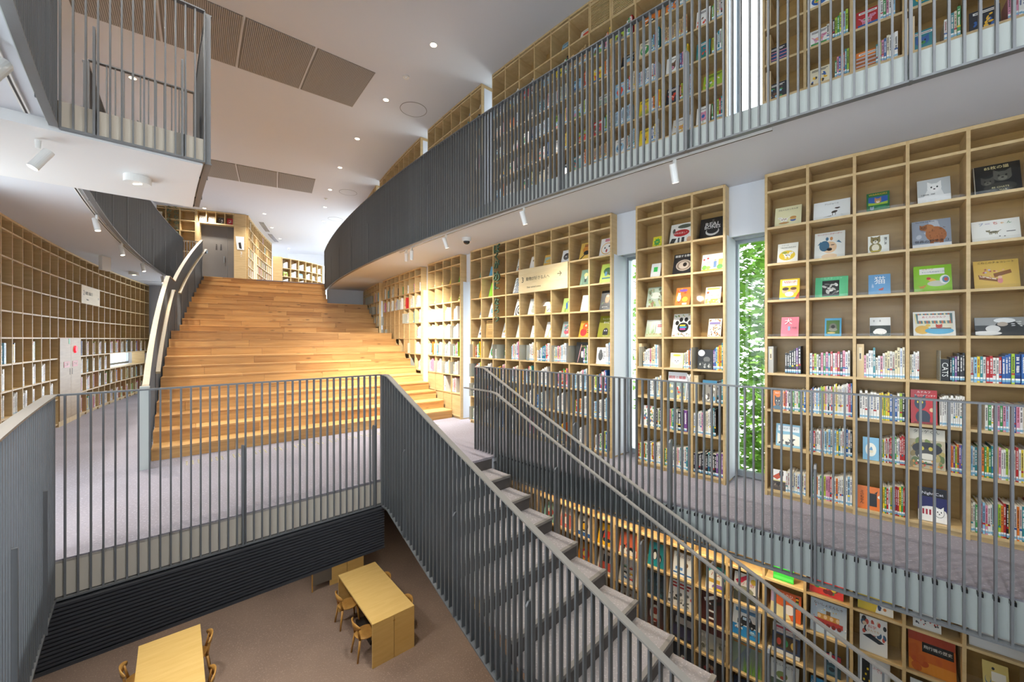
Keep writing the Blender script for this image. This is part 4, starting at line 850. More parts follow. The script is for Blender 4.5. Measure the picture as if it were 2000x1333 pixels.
pb(c3, 1, 6, .22, .98, .27, '#17171a', E(.52, .44, .38, .27, '#b8a898')+E(.52, .44, .33, .22, '#7a6a5c')+E(.52, .44, .25, .18, '#c0b0a0')+E(.58, .47, .1, .1, '#241c18'), [('建築する動物', .5, .87, .84, '#efefec')], 'black book with a pale spiral shell')
pb(c3, 2, 6, .2, .92, .215, '#efeee8', Rc(0, 0, 1, .12, '#d8a83a')+E(.14, .24, .12, .13, '#7ab04a')+E(.32, .22, .12, .1, '#98c05a')+Rc(.2, .36, .42, .6, '#b8b8b8')+Rc(.56, .2, .7, .56, '#6a8ab8')+E(.63, .62, .05, .06, '#e0b898')+Rc(.78, .3, .98, .66, '#e0b45a')+E(.86, .22, .14, .14, '#5aa04a')+E(.1, .7, .05, .05, '#c23a3a')+E(.28, .76, .05, .05, '#c23a3a'), [], 'white book with a small figure among colourful houses')
pb(c3, 0, 5, .24, .92, .27, '#a9b6a4', E(.5, .58, .3, .16, '#d8d8ca')+scat(rA, 20, .05, .95, .2, .9, .04, .1, ['#7a7a60', '#8a9a7a', '#5f6a50', '#b0a080'])+E(.5, .56, .22, .1, '#d2d4c6')+scat(rA, 14, .05, .95, .03, .3, .04, .09, ['#7a9a5a', '#8a6a48', '#a8b07a']), [], 'muted green book with a woodland pool')
pb(c3, 1, 5, .32, .86, .23, '#e07a30', scat(rA, 14, .08, .92, .08, .9, .04, .1, ['#c8503c', '#e8b44a', '#d89030'])+E(.5, .84, .28, .08, '#8a5aa8')+E(.24, .44, .14, .2, '#f0ede6')+head(.24, .64, .08, '#f0ede6', 'cat')+E(.66, .34, .2, .14, '#e8c03a')+Rc(.5, .04, .8, .14, '#f0ece2'), [], 'orange book with a white bear and yellow animals')
pb(c3, 2, 5, .32, .84, .205, '#f0eee6', Rc(.02, .04, .98, .3, '#e6a83a')+scat(rA, 14, .05, .95, .06, .3, .03, .06, ['#f0e8d0', '#d88a2a'])+Rc(.1, .84, .9, .96, '#e6b24a')+E(.16, .68, .09, .07, '#c25a2a'), [('ひみつ100', .54, .48, .76, '#8a3020')], 'white book with orange patterns above and below its title')
pb(c3, 0, 4, .2, .99, .225, '#d2d4c8', Rc(0, 0, 1, .2, '#b4bc96')+tufts(rA, 22, .0, .5, .2, .7, ['#8aa86a', '#9ab87a', '#7a9860'])+lines(.6, .66, .95, 2, '#c85a6a', .09, .05)+scat(rA, 10, .1, .9, .1, .2, .02, .03, ['#a88a5a']), [], 'pale landscape book with bending green reeds')
pb(c3, 1, 4, .2, .98, .29, '#ecebe6', E(.5, .4, .27, .22, '#151515')+sum((E(x, y, .09, .1, '#151515') for x, y in ((.2, .6), (.38, .74), (.62, .74), (.8, .6))), [])+Rc(.34, .46, .6, .52, '#e8d23a')+Rc(.34, .38, .66, .44, '#3a9ad0')+Rc(.36, .3, .62, .36, '#d83a9a')+scat(rA, 18, .05, .95, .03, .16, .02, .04, ['#8a8a7a', '#b88a6a', '#6a8a5a'])+scat(rA, 10, .05, .95, .86, .97, .02, .04, ['#6a9a5a', '#b8a85a']), [], 'white book with a big black paw print')
pb(c3, 2, 4, .42, .86, .215, '#ece6d6', scat(rA, 40, .06, .94, .05, .62, .02, .05, ['#c87a3a', '#8a5a30', '#d8a85a', '#5a4a3a'])+Rc(.1, .68, .9, .8, '#8a7ab0')+scat(rA, 10, .06, .94, .84, .96, .02, .05, ['#c87a3a', '#8a5a30']), [], 'cream book patterned with many small brown animals')
fill(c3, 0, 3, [('b', .045, .29, '#cbb488'), ('d',), ('g', .02), ('s', 11, 'pale', .19, .29, .016, .02)], 31, True)
fill(c3, 1, 3, [('g', .22), ('s', 6, 'mix', .18, .24, .014, .018)], 32, True)
pb(c3, 1, 3, .2, .68, .18, '#dcc9b4', head(.5, .44, .26, '#e9e0d2', 'dog', '#2a2a2a', '#f2ede4')+E(.5, .84, .3, .06, '#e0c83a'), [], 'beige book with a pale puppy sketch', tilt=.12, v=.03)
fill(c3, 2, 3, [('d',), ('g', .21), ('s', 7, 'rain', .22, .3, .014, .018)], 33, True)
pb(c3, 2, 3, .12, .64, .225, '#26282a', E(.24, .82, .22, .16, '#efefea')+E(.6, .5, .22, .14, '#6a6a66')+photo(rA, .05, .02, .95, .4, '#3a3c3a', ['#8a8a84', '#5a5a56', '#b8b8b0']), [], 'dark book with a white moon circle', tilt=.12, v=.03)
fill(c3, 0, 2, [('g', .14), ('s', 9, 'pale', .2, .27, .014, .018)], 34, True)
pb(c3, 1, 2, .1, .8, .32, '#e8eaea', Rc(.04, .02, .96, .66, '#8a9a94')+scat(rA, 16, .05, .95, .05, .6, .04, .08, ['#c8503c', '#e0d8c8', '#6a7a5a', '#e8c87a']), [('飼育と観察', .5, .8, .9, '#c02a30')], 'large pale book with a red title above animal photographs', tilt=.12, v=.03)
fill(c3, 1, 2, [('g', .265), ('s', 3, 'wht', .3, .31, .016, .018)], 35, False)
fill(c3, 2, 2, [('b', .05, .3, '#cbb488'), ('g', .2), ('s', 4, 'dark', .24, .27, .014, .018)], 36, False)
pb(c3, 2, 2, .28, .76, .25, '#8a8478', Rc(.0, .86, 1, 1, '#3a7a9a')+scat(rA, 20, .05, .95, .05, .8, .05, .1, ['#e8e2d6', '#5a5048', '#c8b898', '#3a3430'])+E(.8, .18, .12, .1, '#4a9ac0'), [], 'grey brown book with a crowd of animals and blue top band', tilt=.12, v=.03)
pb(c3, 0, 1, .08, .62, .25, '#e4e0da', scat(rA, 34, .05, .95, .05, .95, .03, .08, ['#c85a4a', '#5a8a5a', '#e0b44a', '#4a6a9a', '#8a6a5a']), [], 'white book crowded with multicoloured animals', tilt=.12, v=.03)
fill(c3, 0, 1, [('g', .19), ('s', 8, 'mix', .21, .24, .012, .016)], 37, False)
fill(c3, 1, 1, [('g', .03), ('s', 8, 'mix', .24, .25, .014, .018), ('s', 3, 'dark', .24, .26, .034, .04)], 38, False)
fill(c3, 2, 1, [('s', 4, 'wht', .24, .25, .016, .018), ('s', 10, 'mix', .26, .31, .014, .018)], 39, False)
for i, sd in ((0, 41), (1, 42), (2, 43)): fill(c3, i, 0, [('s', 18, ('mix', 'mix', 'dark')[i], .22, .27, .013, .02)], sd, False)

# ------------------------------------------------------------------ the signed bookcase with lettering
for i in range(9):
    for k in range(4, 8):
        if k == 6 and 4 <= i <= 6: continue
        c2.pane(i, k)
def sg(i, k, a, b, h, bgc, art, d, titles=(), **kw):
    pb(c2, i, k, a, b, h, bgc, art, list(titles), d, parts=(i >= 5), **kw)
sg(0, 7, .5, .98, .2, '#3f8a7a', tufts(rA, 14, .1, .9, .1, .7, ['#8ac0a0', '#1f5a4a']), 'teal green book with pale leaves beside the lettering')
sg(1, 7, .35, .98, .21, '#6ab4dc', E(.7, .5, .25, .15, '#e9e6de'), 'sky blue book with a white shape left of the lettering')
sg(3, 7, .5, .98, .24, '#ecebe4', scat(rA, 14, .15, .85, .15, .75, .04, .1, ['#c8283c', '#c8283c', '#3a5a4a']), 'white book with red berry dots right of the lettering')
sg(4, 7, .42, .98, .225, '#eceae4', E(.6, .66, .34, .14, '#8a6a3a')+Rc(.2, .5, .95, .6, '#eceae4'), 'white book with a curved brown band')
sg(5, 7, .3, .98, .2, '#e0b04a', Rc(.05, .3, .95, .8, '#a8c0b8')+E(.5, .46, .34, .14, '#d8b040')+tufts(rA, 10, .1, .9, .02, .3, ['#c86a2a', '#e8d8a0']), 'golden book with a hill and dancing figures')
sg(6, 7, .35, .9, .215, '#e6e6e6', E(.5, .5, .32, .26, '#3a3a3c')+E(.5, .44, .22, .18, '#5a5a5c')+E(.46, .5, .08, .05, '#e6e6e6'), 'white book with a round dark bird')
sg(7, 7, .32, .98, .27, '#e4bc58', E(.5, .6, .3, .2, '#d88a2a')+E(.55, .4, .25, .13, '#1e1c1c')+Pg([(.1, .1), (.5, .4), (.55, .36), (.16, .06)], '#1e1c1c')+Pg([(.6, .4), (.95, .5), (.95, .45), (.6, .34)], '#1e1c1c')+lines(.3, .85, .9, 2, '#8a2a1c', .08, .05), 'yellow book with a large black insect')
sg(8, 7, .3, .98, .275, '#ece9e6', E(.5, .42, .4, .32, '#e2a83a')+E(.5, .42, .36, .28, '#f2f0ec')+E(.36, .46, .05, .05, '#2a2a2a')+E(.66, .52, .05, .05, '#2a2a2a')+E(.5, .3, .06, .1, '#b8302a')+lines(.3, .9, .85, 2, '#c84a6a', .08, .05), 'white book with a pale face in a gold border')
sg(0, 6, .45, .98, .22, '#d8a02c', Pg([(.3, .1), (.6, .1), (.7, .7), (.45, .5)], '#b86a1c'), 'amber book with a bare tree beside the lettering')
sg(1, 6, .3, .98, .29, '#8ac83a', E(.55, .5, .13, .3, '#3f8a2c')+Rc(.52, .1, .58, .3, '#3f8a2c'), 'lime book with a tall dark green tree')
sg(3, 6, .25, .98, .3, '#e4e8ea', sum((E(.2+.2*(j % 4)+.07*((j//4) % 2), .08+.1*(j//4), .13, .025, ('#26344a', '#2a4a6a')[j % 2], .25) for j in range(36)), [])+Rc(.4, .5, .8, .72, '#3a9ac8'), 'book covered in dark blue waves around a blue panel')
sg(7, 6, .36, .95, .25, '#7a9a86', E(.45, .66, .18, .14, '#d8d08a')+Rc(.36, .2, .56, .5, '#26302c')+E(.46, .5, .1, .1, '#e0d8c0')+tufts(rA, 10, .1, .9, .1, .4, ['#5a7a66', '#a8b89a']), 'sage green book with a small dark figure')
sg(8, 6, .32, .98, .29, '#b9d05a', E(.5, .62, .3, .18, '#3a6a3c')+E(.4, .48, .1, .12, '#5a9ac0')+E(.66, .44, .06, .05, '#2a4a2a')+Rc(.48, .4, .54, .6, '#6a5a3a')+lines(.15, .22, .85, 1, '#3a7a8a', .1, .07), 'pale lime book with a blue bird in a bush')
sg(0, 5, .5, .98, .2, '#3a7ab0', Rc(0, 0, 1, .3, '#d8d4c8')+Rc(.3, .2, .38, .5, '#1e2a3a')+Rc(.5, .2, .58, .55, '#1e2a3a'), 'blue book with two standing silhouettes')
sg(1, 5, .3, .98, .29, '#eceae6', E(.5, .5, .3, .26, '#2a7a9a')+E(.5, .44, .18, .15, '#3a9ab8')+scat(rA, 8, .1, .9, .1, .25, .02, .05, ['#c83a2a', '#1e2a3a'])+lines(.15, .88, .9, 1, '#c83a2a', .1, .06), 'white book with a large blue shape below the lettering')
sg(3, 5, .34, .98, .3, '#ece8e2', sum((E(.6, .3, .5-.11*j, .42-.1*j, ('#1e1c1c', '#ece8e2')[j % 2]) for j in range(4)), [])+E(.75, .2, .08, .06, '#d8a88a')+lines(.15, .9, .85, 1, '#2a2a2a', .1, .07), 'white book with thick black arches')
sg(4, 5, .3, .98, .28, '#d6d8d4', E(.58, .26, .28, .16, '#a8a890')+head(.46, .46, .12, '#b0b098', 'cat')+E(.42, .66, .02, .1, '#a8a890'), 'pale grey book with a sitting rabbit')
sg(5, 5, .42, .95, .2, '#e0b23a', Rc(.16, .12, .84, .76, '#efe8cc')+scat(rA, 8, .25, .75, .2, .66, .06, .12, ['#3a302a', '#8a6a3a']), 'small yellow book with a dark sketch')
sg(6, 5, .4, .95, .23, '#a9c86a', E(.45, .46, .1, .26, '#2a5aa0', .3)+E(.52, .74, .07, .06, '#1e4a90')+E(.36, .16, .1, .16, '#7a9a3a')+Pg([(.6, .1), (.64, .1), (.95, .8), (.9, .84)], '#8a7a4a'), 'light green book with a blue peacock')
sg(7, 5, .4, .98, .25, '#eae8e2', E(.5, .4, .26, .16, '#dcdad2')+E(.4, .56, .12, .1, '#d2d0c8')+lines(.3, .3, .7, 3, '#9a988e', .07, .012), 'white book with a faint pencil sketch')
sg(8, 5, .32, .99, .29, '#17181a', E(.48, .56, .16, .22, '#b08a58')+E(.48, .7, .13, .1, '#c09a68')+E(.43, .71, .03, .03, '#f0ead8')+E(.53, .71, .03, .03, '#f0ead8')+Rc(.1, .36, .9, .39, '#6a4a2e')+Pg([(.1, .3), (.2, .42), (.24, .4), (.14, .28)], '#4a7a4a'), 'black book with a brown owl on a branch', [('おやすみ', .4, .14, .4, '#e8e6dc')])
sg(0, 4, .35, .98, .27, '#e8e4de', E(.5, .56, .36, .14, '#c86a2e')+E(.4, .3, .3, .1, '#2a3a5a')+lines(.1, .9, .9, 2, '#c02a2a', .1, .07), 'white book with an orange animal beside the wooden panel book')
sg(1, 4, .08, .92, .32, '#c9a468', Rc(.18, .5, .82, .78, '#d2b07a')+lines(.2, .9, .8, 1, '#5a4028', .1, .03)+lines(.25, .7, .75, 2, '#6a4a30', .1, .02)+lines(.2, .3, .8, 2, '#6a4a30', .1, .02), 'flat tan wooden panel with fine printing, not a picture book', tilt=.05)
sg(2, 4, .4, .98, .275, '#eae8e2', scat(rA, 16, .12, .88, .15, .7, .04, .07, ['#c83a2a', '#e0b02a', '#3a7ab0', '#4a9a4a'])+lines(.15, .9, .85, 1, '#3a6ab0', .1, .07), 'white book of coloured dots under the lettering')
sg(3, 4, .5, .98, .23, '#c8d8cc', E(.5, .5, .14, .14, '#e6e8e2')+Rc(.42, .16, .58, .4, '#9ab4a8'), 'pale mint book with a small white figure')
sg(4, 4, .5, .98, .2, '#ebe9e4', Rc(.3, .3, .7, .34, '#3a3a3a')+E(.5, .56, .12, .14, '#2a2a2a')+E(.5, .55, .07, .08, '#ebe9e4'), 'small white book with a black sketch below the signboard')
sg(5, 4, .4, .98, .255, '#eceae4', Pg([(.3, .06), (.36, .06), (.6, .8), (.5, .8)], '#d8c02a')+Pg([(.6, .2), (.66, .2), (.8, .8), (.72, .8)], '#d8c02a')+E(.6, .84, .3, .1, '#b8b8b4')+Rc(.2, .04, .5, .08, '#d8c02a'), 'white book with long yellow bird legs')
sg(6, 4, .35, .98, .25, '#9aa8a4', E(.6, .6, .3, .2, '#5a7a6a')+E(.5, .36, .28, .18, '#c84a5a')+scat(rA, 12, .2, .95, .15, .8, .04, .08, ['#d85a7a', '#4a6a8a', '#e0d8d0']), 'grey green book with a pink and green creature')
sg(7, 4, .3, .98, .25, '#e0a83a', E(.34, .3, .26, .24, '#c83a3a')+E(.44, .66, .22, .22, '#d8602a')+E(.46, .7, .07, .06, '#f0e8d0')+E(.46, .7, .03, .03, '#1e1e1e')+Pg([(.66, .7), (.78, .64), (.66, .58)], '#e8c83a')+lines(.62, .5, .95, 3, '#3a2a1c', .12, .05), 'yellow book with a red and orange hen')
sg(8, 4, .22, .96, .31, '#8a8a1e', E(.5, .26, .17, .17, '#1c1c20')+Rc(.33, .1, .67, .26, '#1c1c20')+E(.44, .3, .03, .03, '#e8e0f0')+E(.56, .3, .03, .03, '#e8e0f0'), 'olive green book with a small black ghost shape', [('ちょっとだけ', .52, .84, .6, W0), ('まいご', .5, .68, .36, W0)])
fill(c2, 0, 3, [('b', .05, .3, '#cfb27c'), ('g', .08), ('s', 6, 'mix', .22, .29, .018, .024)], 51)
fill(c2, 1, 3, [('b', .05, .3, '#cfb27c')], 52); auto(c2, 1, 3, 3, .05, size=(.2, .3), bgc='#e4e6e6')
fill(c2, 2, 3, [('s', 8, 'pale', .15, .22, .014, .018), ('g', .02), ('d',)], 53); auto(c2, 2, 3, 4, .1, size=(.12, .22), bgc='#4a5a3a', tilt=.1)
fill(c2, 3, 3, [('g', .12), ('s', 10, 'pale', .24, .3, .016, .02)], 54)
fill(c2, 4, 3, [('g', .2), ('d',), ('s', 6, 'pale', .26, .3, .016, .02)], 55); auto(c2, 4, 3, 5, .0, size=(.19, .24), bgc='#5a8ab8', tilt=.12)
fill(c2, 5, 3, [('b', .03, .3, '#cfb27c'), ('s', 14, 'mix', .17, .3, .014, .02)], 56)
fill(c2, 6, 3, [('s', 6, 'pale', .2, .24, .016, .02), ('s', 9, 'pale', .23, .3, .014, .018)], 57)
fill(c2, 7, 3, [('d',), ('g', .22), ('s', 5, 'mix', .2, .26, .014, .018)], 58)
pb(c2, 7, 3, .2, .8, .3, '#2a2a26', Pg([(.2, .02), (.24, .02), (.5, .9), (.44, .9)], '#d8a0a0')+E(.6, .4, .12, .15, '#d8d0c0')+E(.56, .5, .08, .08, '#e8e2d4'), [('おどる', .66, .8, .4, '#d8c878')], 'black book with a pale bird and diagonal pink line', tilt=.14, v=.04, parts=False)
fill(c2, 8, 3, [('g', .24), ('s', 5, 'pale', .27, .3, .014, .018)], 59)
pb(c2, 8, 3, .24, .72, .23, '#eceae4', E(.4, .5, .24, .3, '#4a4a48')+E(.4, .74, .16, .14, '#5a5a58')+lines(.64, .7, .9, 4, '#6a6a68', .12, .05), [], 'white book with a grey ape figure', tilt=.14, v=.04, parts=False)
for i in range(9):
    for k in range(3):
        fill(c2, i, k, [('g', .02+.03*((i+k) % 3)), ('s', 9+(i*k) % 5, ('mix', 'pale', 'mix', 'wht')[(i+k) % 4], .2, .29, .015, .024)], 60+i*3+k)
auto(c2, 0, 2, 9, -.05, size=(.16, .24), bgc='#2d7088'); auto(c2, 8, 2, 10, .03, size=(.22, .3), bgc='#1e2024')
for i in range(0, 8, 2): c2.divider(i, 3, -.13)
for k in range(3): c2.divider(0, k, -.15)
# signboard and green lettering
p, rz = c2.at(5, 6, 0, -.012, 0.0)
s1 = thing('sign_board', 'birch signboard reading three, for animal lovers, with an arrow', 'sign', p, rz)
m = MB(); m.box(-.515, .515, -.012, .006, -.02, .37); put('board', m.mesh('board', M_SIGNW), s1)
for bt, x, zz, w, h in (('3', -.42, .19, None, .085), ('動物が好きな人へ', -.09, .195, .5, None), ('→', .36, .21, .085, None), ('Dear animal Lovers', -.17, .065, .3, None)):
    text('lettering', bt, M_INK, s1, (x, -.0135, zz), width=w, height=h)
p, rz = c2.at(2, 4, 0, -.03, 0.0)
s2 = thing('wall_lettering', 'vertical row of moss green cut-out characters on the signed bookcase', 'lettering', p, rz)
for ch, zz, sz in (('ぼ', 3.18, .15), ('く', 3.04, .12), ('が', 2.90, .14), ('、', 2.80, .05), ('め', 2.69, .17), ('に', 2.53, .13), ('な', 2.25, .13), ('ろ', 2.11, .13), ('う', 1.96, .13)):
    text('character', ch, M_GREEN3D, s2, (-.03, .0, zz-ROWS[4]), height=sz, extrude=.014)
# ------------------------------------------------------------------ bookcases beside the steps
for i in range(4):
    for k in (6, 7):
        auto(c1, i, k, 100+i*10+k, .06, size=(.2, (.16, .2, .27, .29)[i]), bgc=('#9ac83a', '#e0d23a', '#8ac83a', '#e6e4de')[(i+k) % 4])
    fill(c1, i, 5, [('g', .05), ('s', 4+i, 'pale', .2, .28, .016, .02)], 120+i)
    for k in (2, 3, 4): fill(c1, i, k, [('g', .03), ('s', 8+i, ('mix', 'wht', 'pale')[k % 3], .2, .29, .014, .02)], 130+i*4+k)
    if i < 2:
        c1.divider(i, 5, -.14)
    for k in (2, 3, 4): c1.divider(i, k, -.14)
    c1.blank(i, 0)
c1.blank(0, 1); c1.blank(1, 1); fill(c1, 2, 1, [('s', 3, 'wht', .3, .31, .02, .024)], 150); fill(c1, 3, 1, [('s', 6, 'pale', .28, .31, .02, .03)], 151)
for i in range(8):
    for k in range(8):
        st = stepz(lin((i+.5)/8, 33.6, 37.2))
        zt = ROWS[k]
        if zt < st-.3: continue
        if zt < st+.45 and i < 7 and k < 6: c0.blank(i, k)
        elif k < 8: fill(c0, i, k, [('g', .08*((i*3+k) % 3)), ('s', 3+(i*5+k*3) % 7, ('pale', 'wht', 'mix')[(i+k) % 3], .2, .29, .014, .022)] if k < 7 or i < 3 else [('g', .2), ('s', 2, 'mix', .2, .2, .015, .02)], 160+i*9+k)
for i, k in ((0, 4), (0, 5), (1, 4), (4, 6), (5, 5), (6, 3), (6, 2)): c0.divider(i, k, -.14)
for i in range(7):
    for k in (5, 6, 7):
        if rA.random() < .5: cm.divider(i, k, -.14)
        else: fill(cm, i, k, [('g', .06), ('s', 4, 'pale', .2, .29, .016, .022)], 240+i*3+k)

# ------------------------------------------------------------------ lower bookcase: face-out covers
def lo(i, k, a, b, h, bgc, art, d, titles=(), parts=True, **kw): pb(cl, i, k, a, b, h, bgc, art, list(titles), d, parts=parts, tilt=.26, v=.04, **kw)
lo(14, 7, .2, .74, .13, '#35c23a', Rc(.03, .1, .97, .3, '#5ad85e'), 'plain bright green box-like book low behind the walkway edge')
lo(14, 6, .12, .92, .25, '#dd6426', Rc(0, 0, .3, 1, '#b8a0c0')+Rc(.1, 0, .8, 1, '#dd6426')+Pg([(0, 0), (.7, 0), (.5, .4), (0, .5)], '#e8d8a0')+E(.62, .36, .2, .18, '#f0e6e0')+Rc(.82, .5, .92, .92, '#2a2a20')+E(.87, .84, .05, .04, '#e8b42a')+E(.87, .7, .05, .04, '#7ab03a'), 'orange book with a white mound and black traffic light', [('ゆきのひ', .48, .86, .5, W0)])
lo(15, 6, .08, .93, .29, '#c3d0dc', scat(rA, 26, .03, .97, .05, .95, .01, .025, ['#f4f6f8', '#e07a6a', '#e8c25a', '#6aa0c8'])+Rc(.1, .3, .9, .44, '#b03a34')+Rc(.2, .44, .8, .6, '#c8903c')+sum((E(.2+.15*j, .29, .06, .06, '#7a2a26') for j in range(5)), [])+sum((E(.25+.17*j, .52, .05, .06, '#e8c8a0') for j in range(4)), [])+Rc(.44, .6, .56, .72, '#7a5a34'), 'pale blue book with a red toy train in snow', [('ないしょでんしゃ', .5, .88, .8, '#5a2a20')])
lo(16, 6, .14, .72, .29, '#e9e6e0', scat(rA, 20, .08, .92, .42, .92, .05, .1, ['#2a2a2e', '#8a8a88', '#c8503c', '#3a5a7a', '#e0c8a8'])+E(.5, .66, .28, .16, '#e9e6e0')+Pg([(.1, .44), (.7, .3), (.9, .36), (.4, .52)], '#2a3038'), 'white book with gadgets scattered around a red title', [('科学', .46, .72, .3, '#c03a2a'), ('なんでも', .5, .62, .44, '#c8962a')])
lo(17, 6, .06, .93, .31, '#c8621c', Rc(0, .75, 1, 1, '#a83a1c')+Rc(0, 0, 1, .28, '#d8862a')+scat(rA, 10, .1, .9, .1, .6, .06, .14, ['#d87a24', '#c0581a', '#b84a1a'])+Rc(.3, .52, .96, .76, '#1a1714'), 'large orange sunset book with a black title band', [('飛行機の歴史', .63, .65, .6, '#f0e8d8')])
lo(18, 6, .3, .72, .26, '#d3b96c', E(.2, .5, .12, .12, '#3a6a9a')+E(.2, .52, .1, .1, '#d3b96c')+Rc(.34, .5, .9, .76, '#e6dccb')+Rc(.6, .02, .98, .2, '#c8622a')+E(.42, .84, .06, .04, '#1e1e1e'), 'tan book with a pale title label beside the lamp')
lo(18, 7, .06, .98, .2, '#dcdad8', lines(.14, .34, .9, 1, '#5a5a58', .1, .06), 'white landscape book peeping under the walkway edge')
lo(17, 7, .14, .66, .24, '#e8e6e2', scat(rA, 12, .1, .9, .14, .3, .02, .045, ['#2a2a2a', '#b83a2a']), 'white book with a row of dark berries peeping under the walkway edge')
lo(16, 7, .1, .84, .27, '#e2c42c', Pg([(.5, 0), (1, 0), (1, .3), (.6, .36)], '#eceae2')+scat(rA, 5, .45, .9, .1, .22, .04, .05, ['#2a4a7a', '#3a2a20', '#c87a3a']), 'yellow and white book peeping under the walkway edge')
lo(15, 7, .06, .86, .26, '#d8382c', Rc(0, .22, .5, .4, '#e8c02a')+scat(rA, 8, .1, .9, .08, .3, .04, .09, ['#e8c02a', '#7a1c1c', '#3a8a4a']), 'red and yellow book peeping under the walkway edge')
lo(13, 6, .12, .86, .28, '#e6e4de', Rc(0, 0, 1, .36, '#3a3a30')+E(.4, .42, .4, .14, '#8a8a70')+E(.78, .8, .12, .1, '#d8b83a')+Pg([(.05, .7), (.5, .98), (.62, .9), (.2, .6)], '#d0284a'), 'white book with bold red title over a dark field', [('のりもの', .46, .66, .7, '#d0284a')])
lo(13, 5, .08, .9, .29, '#eceae4', Rc(0, 0, 1, .36, '#2a8ac8')+car(.52, .48, .34, '#26282c')+car(.24, .26, .14, '#e8e6e0')+car(.74, .2, .14, '#8ab0c8')+Rc(.1, .8, .9, .92, '#5a8ab0'), 'white and blue book with a black off-road car')
lo(12, 6, .3, .92, .25, '#3fa8a0', Rc(0, 0, 1, .5, '#eceae0')+E(.5, .62, .4, .24, '#eceae0')+Rc(.1, .3, .75, .46, '#c8a040')+E(.7, .14, .36, .14, '#8a6aa8')+Rc(.4, .02, .95, .12, '#e6cc2a'), 'teal and white book with a yellow bus', [('バス', .52, .66, .5, '#a83a2a')])
lo(11, 6, .2, .92, .26, '#e9e9e6', Rc(.04, .1, .96, .16, '#2a6ab0')+Rc(.1, .16, .9, .42, '#dfe6ee')+Rc(.14, .26, .5, .38, '#5a8ac0')+E(.66, .54, .1, .1, '#7a5a3a'), 'white book with a blue and white bus', [('バスのたび', .48, .84, .74, '#7a5a3a')])
lo(10, 6, .3, .95, .27, '#1f8a94', E(.4, .5, .16, .24, '#1c2226')+E(.4, .44, .1, .16, '#e8e8e4')+E(.68, .36, .14, .2, '#1c2226')+E(.68, .32, .09, .13, '#e8e8e4'), 'teal book with two penguins')
lo(9, 6, .1, .92, .26, '#e0704a', Rc(.05, 0, .95, .3, '#e9e4da')+scat(rA, 8, .2, .8, .2, .5, .05, .1, ['#b02a24', '#2a2a2c']), 'coral orange book with red and black shapes')
lo(8, 6, .15, .95, .27, '#e3b420', Rc(.3, .3, .7, .7, '#c83a24')+E(.4, .26, .1, .09, '#26282c')+E(.66, .26, .1, .09, '#26282c')+Pg([(.2, .6), (.36, .7), (.3, .3), (.16, .26)], '#26282c'), 'yellow book with a red digger')
lo(7, 6, .1, .9, .26, '#e9e7e0', E(.46, .5, .26, .26, '#26282c')+E(.46, .5, .17, .17, '#e2b42a')+Rc(0, 0, 1, .2, '#2a5aa0'), 'white book with a large black and yellow ring')
lo(6, 6, .15, .9, .28, '#e9e2da', Rc(.08, .04, .92, .7, '#e07a6a')+E(.5, .4, .2, .18, '#e9e2da'), 'white bordered coral book')
lo(5, 6, .2, .95, .27, '#8ac4b8', E(.5, .5, .3, .2, '#c84a3a')+E(.4, .6, .1, .1, '#f0ece2'), 'mint book with a red shape near the stair')
lo(12, 5, .12, .92, .3, '#4a1f1a', sum((Rc(.34, .1+.12*j, .62, .16+.12*j, ('#eceae4', '#1e1a18')[j % 2]) for j in range(6)), [])+Pg([(.1, .74), (.6, .96), (.66, .86), (.16, .64)], '#eceae4')+Pg([(.4, .64), (.9, .84), (.94, .74), (.44, .54)], '#26201e'), 'dark red book with a striped signpost')
lo(11, 5, .02, .94, .28, '#eceae6', scat(rA, 20, .06, .94, .08, .55, .03, .07, ['#2a2a2c', '#b8b6b0', '#c84a3a', '#5a5a58'])+lines(.1, .86, .9, 2, '#b02a2a', .12, .07), 'white book with a crowd of sketched people')
lo(10, 5, .2, .95, .26, '#28404e', scat(rA, 16, .1, .9, .1, .8, .03, .07, ['#3a6a7a', '#1a2a34', '#5a8a94']), 'dark blue book with night sea shapes')
lo(9, 5, .1, .94, .29, '#e6e4de', sum((car(.3+.36*(j % 2), .2+.22*(j//2), .14, ('#3a6ab0', '#c83a2a', '#2a2a2c', '#e0b02a', '#5a8a5a', '#c83a2a')[j]) for j in range(6)), []), 'white book with rows of small vehicles')
lo(8, 5, .12, .92, .26, '#e4dcd0', Rc(.1, .1, .9, .5, '#c8503c')+Rc(.3, .5, .7, .86, '#2a2a2c'), 'cream book with a red boat and black funnel')
lo(7, 5, .15, .9, .26, '#d8942a', E(.5, .45, .3, .24, '#c8382a')+E(.5, .45, .18, .14, '#e8c84a'), 'amber book with a red wheel')
lo(14, 5, .16, .9, .27, '#3a4a6a', Rc(0, .7, 1, 1, '#c8c4bc')+Rc(0, 0, 1, .14, '#e0e0dc')+Rc(.1, .2, .9, .64, '#4a3a2a')+sum((E(.25+.25*j, .4, .08, .12, ('#b84a3a', '#3a8a5a', '#d8b45a')[j]) for j in range(3)), [])+Rc(.12, .86, .88, .93, '#b03a4a'), 'dark blue book with figures under red lettering', [('時計つくりのジョニー', .5, .8, .84, '#b03a4a')])
lo(15, 5, .45, .8, .19, '#2e4a56', Rc(0, .74, 1, .96, '#b8283a')+Rc(.1, .1, .8, .44, '#4a6a78')+E(.4, .3, .2, .1, '#1e262c'), 'small dark book with a red title bar')
